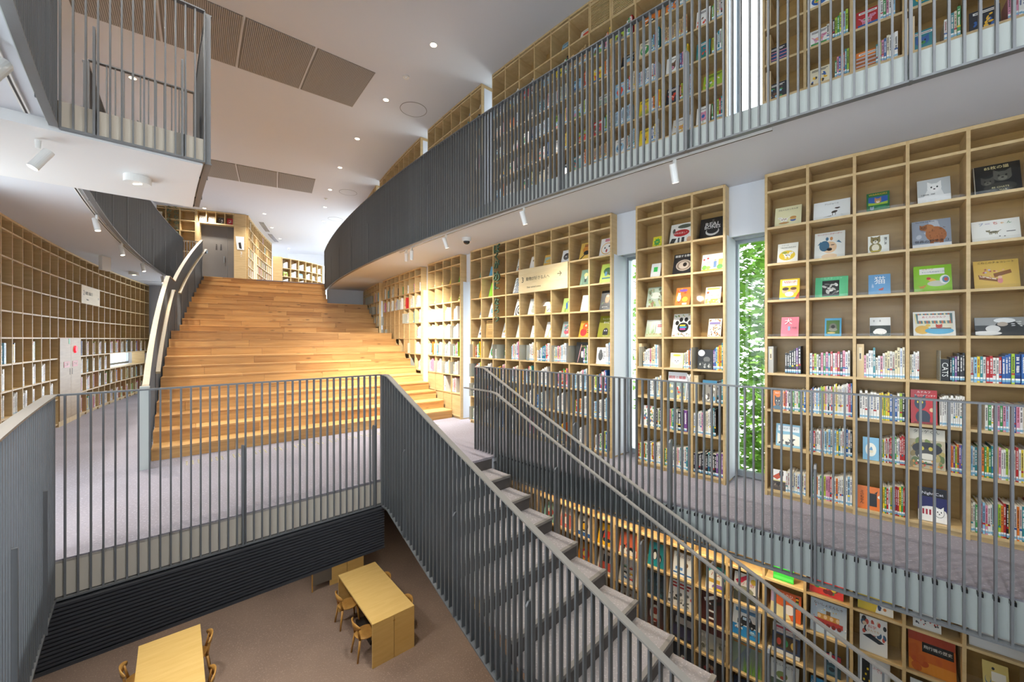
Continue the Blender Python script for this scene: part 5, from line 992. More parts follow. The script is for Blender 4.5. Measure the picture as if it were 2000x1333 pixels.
lo(16, 5, .12, .78, .29, '#eceae4', Rc(.1, 0, .36, .9, '#26282a')+sum((Rc(.14+.06*j, .3+.16*(j % 3), .2+.06*j, .36+.16*(j % 3), '#e6c42a') for j in range(4)), [])+Rc(.5, .3, 1, .36, '#e0b42a')+Rc(.5, .14, 1, .2, '#26282a'), 'white book with a black and yellow level crossing', [('ふみきり\nくん', .68, .72, .44, '#b03a30')])
lo(17, 5, .1, .84, .26, '#e6e4de', E(.3, .7, .16, .14, '#3a5a2a')+E(.6, .3, .2, .1, '#8a6a4a'), 'white book with a round green tree')
lo(13, 4, .05, .95, .28, '#8a9a86', Pg([(0, 0), (.5, .9), (.66, .9), (.4, 0)], '#7a8a94')+tufts(rA, 30, .4, 1, 0, .7, ['#7ab03a', '#5a9a2c', '#98c24a'])+Rc(.05, .9, .95, .96, '#b8783a'), 'green book with a railway track through grass')
lo(14, 4, .1, .86, .26, '#dfe0da', Rc(0, 0, 1, .34, '#5a6a5a')+E(.42, .52, .2, .14, '#8a9a5a')+E(.46, .44, .1, .06, '#b84a34'), 'white book with a small plane above a field', [('はたらくひこうき', .5, .88, .8, '#3a3a38')])
lo(15, 4, .08, .6, .26, '#4a9ac8', Rc(0, 0, 1, .4, '#2a5a88'), 'sky blue book in the lowest visible row', [('とべ！', .4, .82, .6, '#f0f0ec')])
lo(12, 4, .1, .94, .29, '#b0aea0', Rc(0, .72, 1, .96, '#5a2a26')+scat(rA, 18, .08, .92, .06, .66, .04, .09, ['#8a8a78', '#d8d6c8', '#6a6a58']), 'grey book with a dark red band over drawn machines')
lo(11, 4, .1, .94, .27, '#2c2c34', Rc(.1, .1, .9, .5, '#3a3a5a')+Rc(.2, .6, .9, .86, '#c8c6c0'), 'black book with a purple scene')
lo(10, 4, .16, .94, .28, '#4a2822', E(.5, .5, .26, .34, '#e6e2da')+E(.5, .6, .16, .14, '#b03a2c')+Rc(.3, .2, .7, .3, '#b03a2c'), 'brown book with a white and red oval figure')
lo(9, 4, .1, .94, .26, '#d8d2c4', scat(rA, 12, .1, .9, .1, .8, .04, .09, ['#6a7a8a', '#8a6a4a']), 'cream book with scattered grey shapes')
lo(12, 3, .1, .9, .27, '#3a3530', scat(rA, 14, .1, .9, .1, .8, .04, .09, ['#c8a88a', '#8a3a3a']), 'dark brown book with warm dots in a low row')
lo(11, 3, .1, .9, .27, '#26303c', scat(rA, 14, .1, .9, .1, .6, .04, .09, ['#c83a3a', '#e8e4da', '#3a6a9a']), 'dark slate book with red and white dots in a low row')
lo(13, 3, .1, .9, .25, '#22324a', E(.5, .5, .3, .2, '#3a5a8a'), 'deep blue book in the lowest visible row')
for i in range(5, 19):
    for k in (4, 5, 6, 7):
        if i >= 9: cl.pane(i, k, .08)
led = MB(); led.ring(41.09, 41.12, 43.0, 47.2, -.285, -.268); o = wpart('led_strip', led, M_LED, cl.root)
for a in (43.2, 44.2, 45.2, 46.2, 47.2): lamp('shelf_light', 'AREA', pol(41.2, a, -.30), 7, (1, .82, .55), .55, (0, radians(-14), radians(a)), sy=.05)

# ------------------------------------------------------------------ upper gallery bookcases
for i in range(7):
    for k in (1, 2, 3, 4):
        fill(u3, i, k, [('b', .045, .3, '#cbb083')] if i == 0 else ([('b', .05, .3, '#cbb083')] if (i, k) == (3, 1) else [('g', .01)])+[('g', .14+.03*((i+k) % 3)), ('s', 5+(i+k) % 4, 'mix', .17, .24, .015, .022)], 300+i*9+k)
        if (i+k) % 2 == 0 or k < 3: auto(u3, i, k, 320+i*9+k, -.06, size=(.16, .17), tilt=.14, v=.03)
for i in (6, 7, 8):
    for k in (6, 7):
        if ROWS[k] < 2.5 and k == 6: pass
def vent(case, i, k):
    w, h = case.w(i), case.h(k); m = MB(); m.box(-w/2, -w/2+.015, 0, .02, 0, h); m.box(w/2-.015, w/2, 0, .02, 0, h)
    n = int(h/.022)
    for j in range(n): m.hexa([(-w/2+.015, .0, .004+j*.022), (w/2-.015, .0, .004+j*.022), (w/2-.015, .018, .010+j*.022), (-w/2+.015, .018, .010+j*.022)], [(-w/2+.015, .0, .014+j*.022), (w/2-.015, .0, .014+j*.022), (w/2-.015, .018, .020+j*.022), (-w/2+.015, .018, .020+j*.022)])
    o = case.part('vent_panel', m.mesh('vent_panel', M_BIRCHX), i, k, 0, .004, label='slatted birch vent panel'); o['kind'] = 'stuff'
    m = MB(); m.box(-w/2, w/2, 0, .01, 0, h); case.part('vent_backing', m.mesh('vent_backing', M_BACK), i, k, 0, .03)
for i in (6, 7, 8):
    for k in (6, 7): vent(u2, i, k)
UB = ['#c8c46a', '#d8d6c0', '#e0a82c', '#e2e2dc', '#5a4a9a', '#c9cc2a']
for i in range(6): auto(u2, i, 7, 400+i, .05, size=(.2, .15+.014*i), bgc=UB[i])
for i in (4, 5): auto(u2, i, 6, 410+i, .05, size=(.2, .2))
for i in range(11):
    for k in range(1, 6):
        if i in (6, 7, 8) and k >= 6: continue
        r_ = (i*7+k*3) % 5
        if r_ == 0: fill(u2, i, k, [('s', 14, ('ltb', 'tan', 'pale')[(i+k) % 3], .2, .23, .018, .02)], 430+i*9+k)
        elif r_ == 1: auto(u2, i, k, 430+i*9+k, size=(.22, .24))
        else:
            auto(u2, i, k, 430+i*9+k, -.07, size=(.15, .22), tilt=.16, v=.03); fill(u2, i, k, [('g', .19), ('s', 5+(i+k) % 3, 'mix', .18, .26, .016, .022)], 430+i*9+k)
for i in (9, 10): auto(u2, i, 6, 540+i, size=(.24, .22), bgc=('#2a2420', '#b0288a')[i-9])
for i in range(6):
    for k in (6, 7): auto(u1, i, k, 560+i*9+k, .05, size=(.17, .2), bgc=('#5a90b8', '#e2e0d8')[(i+k) % 2])
    for k in (3, 4, 5): fill(u1, i, k, [('g', .1), ('s', 7, 'mix', .2, .28, .016, .022)], 580+i*9+k)

# ------------------------------------------------------------------ dim curved bookcase
for i in range(4, 26):
    if 10 <= i <= 12: continue
    for k in range(4):
        if k == 2 and 18 <= i <= 24: continue
        if i < 10:
            if k == 3 and i in (6, 8, 9): continue
            if k == 2 and i in (5, 9) : continue
            fill(cw, i, k, [('s', 5+(i+k) % 4, 'mix' if k == 3 else 'wht', .22, .31, .02, .035)], 620+i*5+k)
        else: fill(cw, i, k, [('s', 8+(i+k) % 4, ('mix', 'pale')[(i+k) % 2], .2, .3, .016, .026)], 620+i*5+k)
auto(cw, 7, 3, 701, -.03, size=(.26, .29), bgc='#d8cc1e', tilt=.1); auto(cw, 4, 3, 702, -.02, size=(.26, .27), bgc='#d88a3a', tilt=.1); auto(cw, 7, 2, 703, -.02, size=(.22, .24), bgc='#8ac43a', tilt=.1); auto(cw, 4, 2, 704, .02, size=(.2, .26), bgc='#e6e4de', tilt=.1)
for i in range(4, 25):
    for k in (4, 5, 6):
        if k == 6 and 13 <= i <= 15: continue
        if (i*3+k*5) % 4 == 0: auto(cw, i, k, 720+i*5+k, -.03, size=(.2, .22))
for i in range(18, 25):
    m = MB(); w_ = cw.w(i); m.box(-w_/2-.012, w_/2+.012, 0, .26, -.001, .004); cw.part('window_shelf', m.mesh('window_shelf', M_BIRCHX), i, 2, 0, .005)
p0, rz = cw.at(11, 0, 0, -.012, -.02); p0 = (p0[0], p0[1], .1)
fc = thing('fire_cabinet', 'flush birch fire cabinet with red plates and lamp in the dim bookcase', 'cabinet', p0, rz)
for d in (-1, 1):
    m = MB(); m.box(min(0, d*.575)+.003, max(0, d*.575)-.003, -.01, .012, .0, 1.52); dr = put('door', m.mesh('door', M_CABINET), fc)
    m = MB(); m.box(-.009, .009, -.0125, -.01, -.06, .06); put('pull_slot', m.mesh('pull_slot', M_INK), dr, (d*.06, 0, .88))
    m = MB(); m.box(-.14, .14, -.004, 0, -.055, .055); pl = put('plate', m.mesh('plate', M_RED), fc, (d*.24 if d < 0 else .22, -.0105, 1.02), label='red plate with pale writing')
    text('lettering', '消火栓', ink('#e8d8d0'), pl, (0, -.005, 0), width=.2)
m = MB(); m.tube((0, -.012, 0), (0, -.035, 0), .075, .06, 20); put('alarm_lamp', fixn(m.mesh('alarm_lamp', M_REDL)), fc, (.21, 0, 1.30), label='round red alarm lamp')
m = MB(); m.box(-.035, .035, -.013, -.01, -.05, .05); put('notice', m.mesh('notice', M_EXITG), fc, (-.1, 0, 1.46), label='small green notice')
m = MB(); m.box(-.6, .6, -.004, .05, -.1, .0); put('base_board', m.mesh('base_board', M_BIRCHX), fc)
p, rz = cw.at(14, 6, 0, -.012, 0)
s3 = thing('sign_board', 'pale signboard with number two on the dim curved bookcase', 'sign', p, rz)
m = MB(); m.box(-.57, .57, -.012, .004, -.02, .36); put('board', m.mesh('board', M_SIGNW), s3)
for bt, x, zz, w, h in (('2', -.44, .2, None, .1), ('自然と遊ぼう', -.13, .2, .44, None), ('→', .46, .14, .07, None), ('Nature', -.22, .07, .13, None)): text('lettering', bt, M_INK, s3, (x, -.0135, zz), width=w, height=h)

# ------------------------------------------------------------------ grey door, its wall and neighbours at the top of the steps
def onwall(R, off=0.0):
    a = radians(25.1); x, y = pol(R, 25.1); return (x+off*-sin(a)*-1, y+off*cos(a)*-1)   # off > 0 comes toward the steps
rzd = atan2(dpt(45)[1]-dpt(46)[1], dpt(45)[0]-dpt(46)[0])
dw = thing('door_surround', 'birch wall panelling around the grey door above the steps', 'panelling', (*dpt(45.8), Z3), rzd)
L_ = lambda R: 45.8-R        # local x along the wall, to the right
m = MB(); m.box(L_(45.25), L_(44.87), 0, .3, 0, 2.33); put('side_panel', m.mesh('side_panel', M_BIRCH), dw)
m = MB(); m.box(L_(45.25), L_(44.87), 0, .3, 2.335, 2.80); put('top_panel', m.mesh('top_panel', M_BIRCH), dw)
m = MB(); m.box(L_(46.40), L_(46.30), 0, .3, 0, 2.36); put('jamb', m.mesh('jamb', M_BIRCH), dw)
m = MB(); m.box(L_(46.40), L_(45.25), 0, .3, 2.33, 2.37); put('shelf', m.mesh('shelf', M_BIRCHX), dw)
m = MB(); m.box(L_(46.40), L_(45.25), 0, .3, 2.77, 2.80); put('top_board', m.mesh('top_board', M_BIRCHX), dw)
m = MB(); m.box(L_(46.40), L_(45.25), .28, .3, 2.37, 2.77); put('back_panel', m.mesh('back_panel', M_BACK), dw)
for R in (46.38, 46.10, 45.82, 45.54, 45.27): m = MB(); m.box(L_(R)-.01, L_(R)+.01, 0, .28, 2.37, 2.77); put('upright', m.mesh('upright', M_BIRCH), dw)
for R, col, d in ((46.24, '#e8e2d4', 'white book with a small dark bird above the grey door'), (45.96, '#f0ead6', 'brightly lit white book above the grey door'), (45.68, '#3a332c', 'black and white patterned book above the grey door'), (45.40, '#c22a34', 'red book with white shapes above the grey door')):
    m = MB(); m.box(-.09, .09, 0, .012, 0, .26, col); rr = random.Random(int(R*100)); art_into(m, scat(rr, 9, .2, .8, .25, .7, .04, .1, ['#26221e', '#f0ece4'] if col != '#e8e2d4' else ['#26221e']), .18, .26)
    x, y = dpt(R); n_ = (cos(rzd+pi/2), sin(rzd+pi/2)); o = put('picture_book', m.mesh('picture_book', M_BOOK), None, (x+n_[0]*.1, y+n_[1]*.1, Z3+2.375), (-.2, 0, rzd)); tag(o, d, 'picture book', 'picture books above the grey door')
m = MB(); m.box(L_(46.30), L_(45.50), .26, .3, 0, 2.33); m2 = MB(); m2.box(L_(45.495), L_(45.25), .26, .3, 0, 2.33)
dr = put('door_1', m.mesh('door_1', M_DOOR), None, (*dpt(45.8), Z3), (0, 0, rzd)); dr['kind'] = 'structure'
put('side_leaf', m2.mesh('side_leaf', M_DOOR), dr)
m = MB(); m.box(L_(45.6), L_(45.58), .22, .25, .95, 1.2); put('door_handle', m.mesh('door_handle', M_ALU), dr)
for xx in (-.04, .1):
    m = MB(); m.tube((xx, .255, 1.62), (xx, .259, 1.62), .022, .022, 10); m.face([(xx-.03, .2585, 1.42), (xx+.03, .2585, 1.42), (xx+.02, .2585, 1.59), (xx-.02, .2585, 1.59)]); put('restroom_symbol', m.mesh('restroom_symbol', M_INK), dr, label='dark figure symbol')
ph_ = thing('info_plate', 'white tapering plate with a drawn symbol beside the grey door', 'sign', (*dpt(45.06), Z3+1.45), rzd)
m = MB(); m.hexa([(-.09, -.012, 0), (.13, -.012, 0), (.13, -.002, 0), (-.09, -.002, 0)], [(-.14, -.012, .5), (.13, -.012, .5), (.13, -.002, .5), (-.14, -.002, .5)]); put('plate', m.mesh('plate', M_WHITE), ph_)
m = MB(); m.hexa([(-.02, -.0135, .06), (.06, -.0135, .03), (.06, -.012, .03), (-.02, -.012, .06)], [(-.05, -.0135, .26), (.03, -.0135, .28), (.03, -.012, .28), (-.05, -.012, .26)]); put('symbol', m.mesh('symbol', M_INK), ph_)
text('floor_number', '3', M_WHITE, ph_, (.04, -.004, -.13), height=.12); text('floor_letter', 'F', M_WHITE, ph_, (.04, -.004, -.25), height=.05)
for i in range(3):
    for k in (3, 4, 5, 6):
        if i == 1 or i == 0: auto(ce, i, k, 760+i*9+k, -.02, size=(.26, .24), tilt=.1, bgc='#dcc9a4' if (i, k) == (0, 6) else None)
p, rz = ce.at(2, 3, 0, -.02, 0)
s4 = thing('wall_lettering', 'two columns of small green cut-out characters left of the grey door', 'lettering', p, rz)
for j, ch in enumerate('そらりゆうはにて'): text('character', ch, M_GREEN3D, s4, (.1, 0, 1.54-.19*j), height=.14, extrude=.012)
for j, ch in enumerate('をわすれて'): text('character', ch, M_GREEN3D, s4, (-.1, 0, 1.56-.17*j), height=.12, extrude=.012)
for i in range(13):
    for k in range(8):
        if k >= 4 and (i+k) % 7: continue
        if 3 <= i <= 4 and k < 4: continue
        fill(cd, i, k, [('s', 9, ('mix', 'pale')[(i+k) % 2], .2, .3, .018, .026)], 800+i*9+k)
for i in (3, 4):
    for k in range(4): cd.blank(i, k)
for i in range(6):
    for k in range(4):
        if k == 3 or (i+k) % 2: fill(ci, i, k, [('g', .03), ('s', 8, 'wht', .2, .28, .02, .03)], 930+i*5+k)
        if k == 2: auto(ci, i, k, 950+i, 0, size=(.18, .22), tilt=.15)
bk = MB()
sp = thing('bookcase_end', 'birch end panel of the low island bookcase on the far landing', 'panel', (-10.42, 17.35, Z3), 0)
m = MB(); m.hexa([(-.0, 0, 0), (.30, .13, 0), (.30, .16, 0), (0, .03, 0)], [(0, 0, 1.68), (.30, .13, 1.68), (.30, .16, 1.68), (0, .03, 1.68)]); put('board', fixn(m.mesh('board', M_BIRCH)), sp)

# ------------------------------------------------------------------ reading room furniture
FA = atan2(.454, .537)                       # direction across the tables
ta, tb = (cos(FA), sin(FA)), (sin(FA), -cos(FA))
def table(cx, cy, label, board=False):
    t = thing('reading_table', label, 'table', (cx, cy, Z1), FA, 'pale wooden reading tables'); Lh, Wh, H = .855, .352, .69
    m = MB(); m.box(-Wh, Wh, -Lh, Lh, H-.028, H); put('tabletop', m.mesh('tabletop', M_TABLE), t)
    for s in (-1, 1):
        for hx in (-1, 1): m = MB(); m.box(min(0, hx*Wh)+(.004 if hx > 0 else 0), max(0, hx*Wh)-(.004 if hx < 0 else 0), s*Lh-(.028 if s > 0 else 0), s*Lh+(.028 if s < 0 else 0), 0, H-.028); put('end_panel', m.mesh('end_panel', M_TABLE), t)
        m = MB(); m.tube((0, s*(Lh-.001), H-.09), (0, s*(Lh+.003), H-.09), .016, .016, 12); put('cable_cap', fixn(m.mesh('cable_cap', M_CHAIR)), t)
    m = MB(); m.box(-.012, .012, -Lh+.03, Lh-.03, .3, H-.03); put('modesty_panel', m.mesh('modesty_panel', M_TABLE), t)
    m = MB(); m.box(-.2, .2, -.35, .35, .0, .05); put('foot_bar', m.mesh('foot_bar', M_INK), t)
    return t
C1 = (-2.454, 7.08); C2 = (-4.587, 5.342)
table(*C1, 'pale wooden reading table beside the stair with chairs tucked under both sides')
table(*C2, 'pale wooden reading table cut off by the lower edge of the view')
d3 = (-3.797, 8.297); table(d3[0]+ta[0]*.352-tb[0]*.855, d3[1]+ta[1]*.352-tb[1]*.855, 'wooden reading table mostly hidden under the louver behind the stair-side table')
d4 = (-6.42, 6.92); table(d4[0]+ta[0]*.352-tb[0]*.855, d4[1]+ta[1]*.352-tb[1]*.855, 'wooden reading table mostly hidden under the louver behind the cut-off table')
gb = thing('display_board', 'grey board with a wooden edge standing under the louver', 'board', (-3.93, 8.20, Z1), FA)
m = MB(); m.box(-.16, .20, -.02, 0, .12, .74); put('board', m.mesh('board', M_DOOR), gb); m = MB(); m.box(-.18, -.16, -.022, .01, 0, .74); put('edge_post', m.mesh('edge_post', M_CHAIR), gb)
def chair_parts():
    H, seat = .60, .345; out = []
    m = MB(); n = 24
    prof = [(.150, seat-.026), (.168, seat-.018), (.170, seat-.006), (.160, seat), (.06, seat-.006)]
    for r, z in prof:
        for j in range(n): m.v.append((r*1.02*cos(2*pi*j/n), r*sin(2*pi*j/n), z))
    for a in range(len(prof)-1):
        for j in range(n): m.f.append((a*n+j, a*n+(j+1) % n, (a+1)*n+(j+1) % n, (a+1)*n+j)); m.c.append(None)
    m.f.append(tuple(range(n))[::-1]); m.c.append(None); m.f.append(tuple((len(prof)-1)*n+j for j in range(n))); m.c.append(None)
    out.append(('seat', fixn(m.mesh('seat', M_CHAIR, True))))
    for sy in (-1, 1):
        m = MB(); m.tube((.12, sy*.10, seat-.02), (.155, sy*.135, 0), .019, .013, 10); out.append(('leg', fixn(m.mesh('leg', M_CHAIR, True))))
        m = MB(); m.tube((-.185, sy*.15, 0), (-.135, sy*.115, seat-.02), .014, .019, 10); m.tube((-.135, sy*.115, seat-.02), (-.175, sy*.105, H-.07), .019, .013, 10); out.append(('leg', fixn(m.mesh('leg', M_CHAIR, True))))
    m = MB(); k = 14
    for j in range(k+1):
        a = lin(j/k, -1, 1); y = a*.165; x = -.205+.055*a*a; hh = .062*(1-abs(a)**3*.75); zc = H-.062
        for dx, dz in ((-.008, -hh), (.008, -hh), (.008, hh), (-.008, hh)): m.v.append((x+dx-(dz*.15), y, zc+dz))
    for j in range(k):
        a, b = 4*j, 4*j+4
        for q in range(4): m.f.append((a+q, a+(q+1) % 4, b+(q+1) % 4, b+q)); m.c.append(None)
    m.f.append((3, 2, 1, 0)); m.c.append(None); e = 4*k; m.f.append((e, e+1, e+2, e+3)); m.c.append(None)
    out.append(('backrest', fixn(m.mesh('backrest', M_CHAIR, True))))
    m = MB(); m.tube((-.13, 0, seat-.04), (.13, 0, seat-.04), .012, .012, 8); m.tube((0, -.11, seat-.04), (0, .11, seat-.04), .012, .012, 8); out.append(('under_frame', fixn(m.mesh('under_frame', M_CHAIR, True))))
    return out
CP = chair_parts()
def chair(x, y, face, label):
    t = thing('reading_chair', label, 'chair', (x, y, Z1), face, 'small wooden chairs at the reading tables')
    for n_, me in CP: put(n_, me, t)
chair(-2.40, 6.54, FA, 'small wooden chair with round seat at the near corner of the stair-side table')
chair(-2.975, 7.237, FA, 'small wooden chair with round seat at the far corner of the stair-side table')
chair(-1.95, 6.92, FA+pi, 'small wooden chair, only its back rim showing, nearer one behind the stair-side table')
chair(-2.54, 7.60, FA+pi, 'small wooden chair, only its back rim showing, farther one behind the stair-side table')
chair(-4.82, 6.06, FA+pi, 'small wooden chair at the cut-off table, beside its far corner')
chair(-4.26, 5.37, FA+pi, 'small wooden chair at the cut-off table, partly below the view')
chair(-5.27, 5.65, FA, 'small wooden chair on the outer side of the cut-off table')

# ------------------------------------------------------------------ ceiling fittings
def disc(r, z0, z1, mat, name, n=24, r1=None):
    m = MB(); m.tube((0, 0, z0), (0, 0, z1), r, r1 or r, n); return fixn(m.mesh(name, mat))
RIM = MB(); n_ = 24
for r, z in ((.062, 0), (.062, -.006), (.05, -.006), (.05, 0)):
    for j in range(n_): RIM.v.append((r*cos(2*pi*j/n_), r*sin(2*pi*j/n_), z))
for a in range(3):
    for j in range(n_): RIM.f.append((a*n_+j, a*n_+(j+1) % n_, (a+1)*n_+(j+1) % n_, (a+1)*n_+j)); RIM.c.append(None)
RIM = fixn(RIM.mesh('rim', M_WHITE)); LENS = disc(.05, -.003, -.001, M_LAMP, 'lens')
DLS = [(44.6, 49.0), (44.6, 46.4), (44.6, 43.8)]+[(42.2, 41.17-2.61*j) for j in range(9)]+[(44.22, 25.64-2.65*j) for j in range(4)]+[(46.1, 43.6-2.6*j) for j in range(8)]  # first three are added out of view to light the stair
for j, (R, a) in enumerate(DLS):
    row = 'added above the stair void' if j < 3 else 'along the gallery edge' if R < 43 else ('over the far landing' if R < 45 else 'along the dim side')
    t = thing('downlight', 'round recessed ceiling downlight %s, %s from the viewer in its row' % (row, ORD[j if j < 3 else (j-3 if R < 43 else (j-12 if R < 45 else j-16))]), 'downlight', pol(R, a, ZC), 0, 'recessed downlights in the top ceiling')
    put('rim', RIM, t); put('lens', LENS, t)
    lamp('downlight_beam', 'SPOT', (0, 0, -.02), DL_E, WARM, .05, (0, 0, 0), 130, .8, parent=t)
SB = MB(); SB.tube((0, 0, -.085), (0, 0, .085), .032, .032, 20); SB = fixn(SB.mesh('lamp_body', M_WHITE))
SL = MB(); SL.tube((0, 0, -.0865), (0, 0, -.085), .027, .027, 18); SL = fixn(SL.mesh('lens', M_SPOTF))
SM = MB(); SM.tube((0, 0, -.06), (0, 0, 0), .014, .018, 12); SM = fixn(SM.mesh('mount', M_WHITE))
def spotlight(x, y, z, rx, rz, label, e=SP_E, group='white track spotlights', s=1.0, body=None):
    t = thing('spotlight', label, 'spotlight', (x, y, z), rz, group)
    put('mount', SM, t, scale=(s, s, s)); b = put('lamp_body', body or SB, t, (0, -.03*sin(rx)*s, -.135*s), (rx, 0, 0), (s, s, s)); put('lens', SL, b)
    lamp('spot_beam', 'SPOT', (0, 0, -.1), e, WARM, .03, (0, 0, 0), 115, 1.0, parent=b)
for a, rx, d in ((46.44, .4, 'white spotlight under the gallery nearest the narrow bookcase'), (43.81, .4, 'white spotlight under the gallery above the signboard'), (41.36, .4, 'white spotlight under the gallery beside the dome camera'), (39.71, .6, 'white spotlight under the gallery, straight one of a close pair'), (39.40, -.35, 'white spotlight under the gallery, tilted one of a close pair')):
    x, y = pol(42.05, a); rz = radians(a-90)
    if a < 40: q = pol(41.04, a-3.2); rz = atan2(q[1]-y, q[0]-x)-pi/2; rx = .35 if a > 39.5 else .7
    spotlight(x, y, 3.285, rx, rz, d, e=SP_E*(3.2 if a < 40 else .95))
for a, rx, rz, d, s in ((43.75, -.75, 30, 'large white spotlight cut by the picture edge under the overhead railing', 1.25), (42.10, .5, 150, 'white spotlight below the corner of the white balcony', 1.1), (38.59, -.25, 90, 'white spotlight on the dim side nearest the balcony', 1), (36.14, -.25, 90, 'white spotlight on the dim side beside the exit sign', 1), (33.65, -.25, 90, 'white spotlight on the dim side beyond the exit sign', 1), (31.11, -.2, 90, 'white spotlight half hidden behind the pale handrail', 1)):
    x, y = pol(46.2 if a < 42 else 46.24, a); spotlight(x, y, 3.285 if a < 40 or a > 42.5 else 3.2, rx, radians(rz), d, s=s)
SB2 = SB.copy(); SB2.materials[0] = M_LAMPB
x, y = pol(41.99, 49.36); spotlight(x, y, -.265, -.05, radians(-40), 'pale lamp hanging under the walkway in front of the tan book', 25, s=1.9, body=SB2)
for a0, a1, R, z, d in ((39.0, 47.5, 42.05, 3.30, 'white lamp track under the long gallery edge'), (30.8, 40.2, 46.22, 3.30, 'white lamp track along the dim side gallery'), (42.5, 46, 46.25, 3.30, 'white lamp track beside the overhead railing')):
    t = thing('lamp_track', d, 'track', pol(R, a0, z)); m = MB(); m.ring(R-.017, R+.017, a0, a1, z-.022, z); wpart('rail', m, M_WHITE, t); m = MB(); m.ring(R-.006, R+.006, a0, a1, z-.0235, z-.022); wpart('slot', m, M_INK, t)
t = thing('dome_camera', 'white and black dome security camera under the gallery', 'camera', pol(41.65, 41.36, 3.30))
put('housing', disc(.075, -.06, 0, M_WHITE, 'housing', 24, .08), t); m = MB()
for j in range(7):
    for q in range(20): a = j/6*pi/2; m.v.append((.055*cos(a)*cos(q*pi/10), .055*cos(a)*sin(q*pi/10), -.06-.05*sin(a)))
for j in range(6):
    for q in range(20): m.f.append((j*20+q, j*20+(q+1) % 20, (j+1)*20+(q+1) % 20, (j+1)*20+q)); m.c.append(None)
put('dome', fixn(m.mesh('dome', M_BLACK, True)), t)
for R, a, z, d in ((45.67, 41.46, 3.215, 'round white emergency lamp under the white balcony'), (46.77, 31.02, 3.30, 'round white emergency lamp under the dim side gallery')):
    t = thing('emergency_lamp', d, 'emergency lamp', pol(R, a, z)); put('housing', disc(.105, -.07, 0, M_WHITE, 'housing', 28), t); m = MB()
    for q in range(3): m.tube((-.03+.03*q, 0, -.074), (-.03+.03*q, 0, -.07), .011, .011, 8)
    put('leds', fixn(m.mesh('leds', M_LAMP)), t)
x, y = pol(46.75, 33.92); t = thing('exit_sign', 'white box exit sign with green symbol hanging on the dim side', 'sign', (x, y, 3.30), radians(33.92-90-20))
m = MB(); m.box(-.12, .12, -.03, .03, -.3, -.02); put('housing', m.mesh('housing', M_WHITE), t); m = MB(); m.box(-.105, .105, -.034, -.03, -.28, -.05); put('panel', m.mesh('panel', M_EXITW), t)
m = MB(); m.box(-.08, -.02, -.037, -.034, -.26, -.07); m.hexa([(.0, -.037, -.2), (.03, -.037, -.2), (.03, -.034, -.2), (0, -.034, -.2)], [(.05, -.037, -.09), (.08, -.037, -.09), (.08, -.034, -.09), (.05, -.034, -.09)]); m.box(.0, .085, -.037, -.034, -.18, -.15); put('symbol', m.mesh('symbol', M_EXITG), t)
def grille(a0, a1, Rs, d):
    t = thing('ceiling_grille', d, 'grille', pol(Rs[0], a0, ZC))
    for Ra, Rb in zip(Rs, Rs[1:]):
        m = MB(); m.ring(Ra+.015, Rb-.015, a0, a1, ZC-.008, ZC-.001); f = wpart('grille_panel', m, M_GRILLED, t)
        m = MB(); n = int((Rb-Ra-.03)/.024)
        for j in range(n): r0 = Ra+.015+j*.024; m.ring(r0, r0+.014, a0, a1, ZC-.014, ZC-.008, 2)
        o = wpart('grille_bars', m, M_GRILLE, t); o['kind'] = 'stuff'
grille(37.68, 39.46, (42.64, 43.62, 44.6, 45.58, 46.56), 'long grey slotted ceiling grille above the balcony')
grille(29.9, 31.65, (42.66, 43.64, 44.62, 45.6), 'grey slotted ceiling grille farther over the wooden steps')
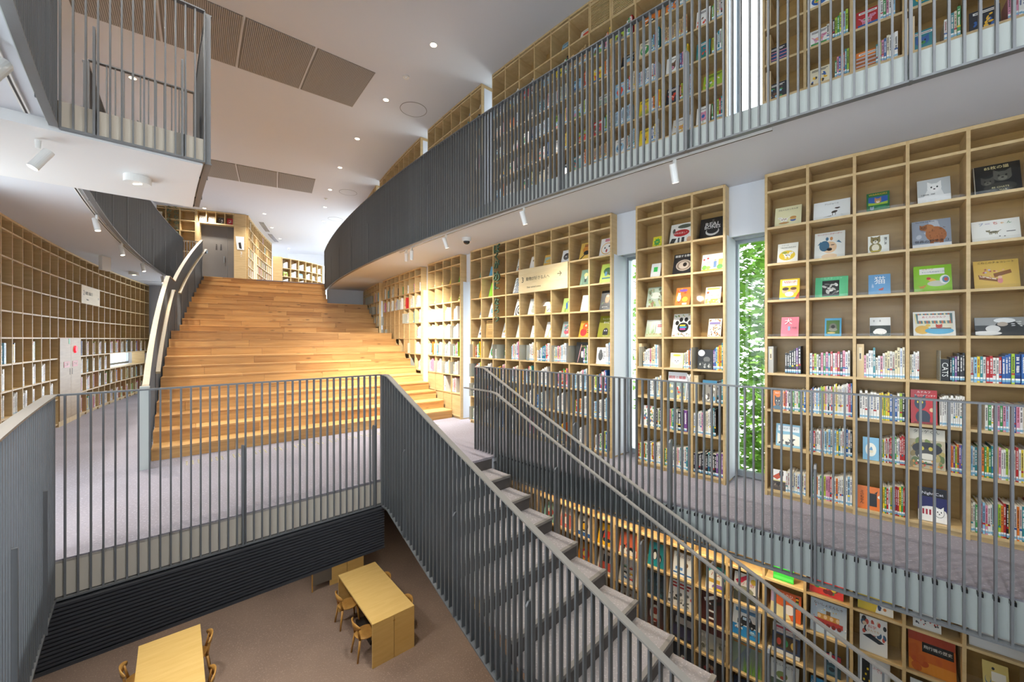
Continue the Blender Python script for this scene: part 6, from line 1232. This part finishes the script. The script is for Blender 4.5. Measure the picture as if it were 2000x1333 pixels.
for a0, a1, d in ((21.95, 23.95, 'black slot air vent in the ceiling beside the door-side bookcase, nearer one'), (19.4, 21.4, 'black slot air vent in the ceiling beside the door-side bookcase, farther one')):
    t = thing('slot_vent', d, 'vent', pol(44.5, a0, ZC))
    for j in range(4): m = MB(); m.ring(44.42+j*.045, 44.44+j*.045, a0, a1, ZC-.006, ZC-.001); wpart('slot', m, M_BLACK, t)
for R, a, d in ((41.63, 38.6, 'large round flush ceiling speaker nearest the viewer'), (41.67, 30.78, 'round flush ceiling speaker over the middle of the gallery'), (41.78, 26.24, 'round flush ceiling speaker over the far landing')):
    t = thing('ceiling_speaker', d, 'speaker', pol(R, a, ZC)); m = MB(); n = 40
    for r, z in ((.27, -.001), (.27, -.005), (.262, -.005), (.262, -.001)):
        for j in range(n): m.v.append((r*cos(2*pi*j/n), r*sin(2*pi*j/n), z))
    for q in range(3):
        for j in range(n): m.f.append((q*n+j, q*n+(j+1) % n, (q+1)*n+(j+1) % n, (q+1)*n+j)); m.c.append(None)
    put('ring', fixn(m.mesh('ring', M_DOOR)), t); put('cover', disc(.26, -.004, -.001, M_PAINT, 'cover', 40), t)
for R, a, d in ((42.19, 39.8, 'small white smoke detector in the ceiling beside the large speaker'), (42.24, 29.44, 'small white smoke detector in the ceiling past the second grille'), (44.31, 17.34, 'small white smoke detector over the far landing')):
    t = thing('smoke_detector', d, 'smoke detector', pol(R, a, ZC)); put('base', disc(.055, -.02, 0, M_WHITE, 'base', 20), t); put('sensor', disc(.02, -.045, -.02, M_WHITE, 'sensor', 14), t)
# unseen lamps added under the middle floor to brighten the reading room
for j, (R, a) in enumerate(((44.2, 41.2), (45.6, 41.0), (44.2, 38.5), (45.6, 38.3), (42.9, 41.0), (46.7, 41.2))):
    t = thing('reading_fill_lamp', 'round fill lamp added unseen under the hall floor, place %s' % ORD[j], 'downlight', pol(R, a, -.26), 0, 'fill lamps added under the hall floor')
    put('rim', RIM, t); put('lens', LENS, t); lamp('reading_fill_beam', 'SPOT', (0, 0, -.02), LOW_E, WARM, .05, (0, 0, 0), 120, .8, parent=t)

# ------------------------------------------------------------------ the books that are too many to build singly
o = put('standing_books', REST.mesh('standing_books', M_BOOK)); tag(o, 'rows of many standing books filling the other bookcases', 'books'); o['kind'] = 'stuff'
settle_text()
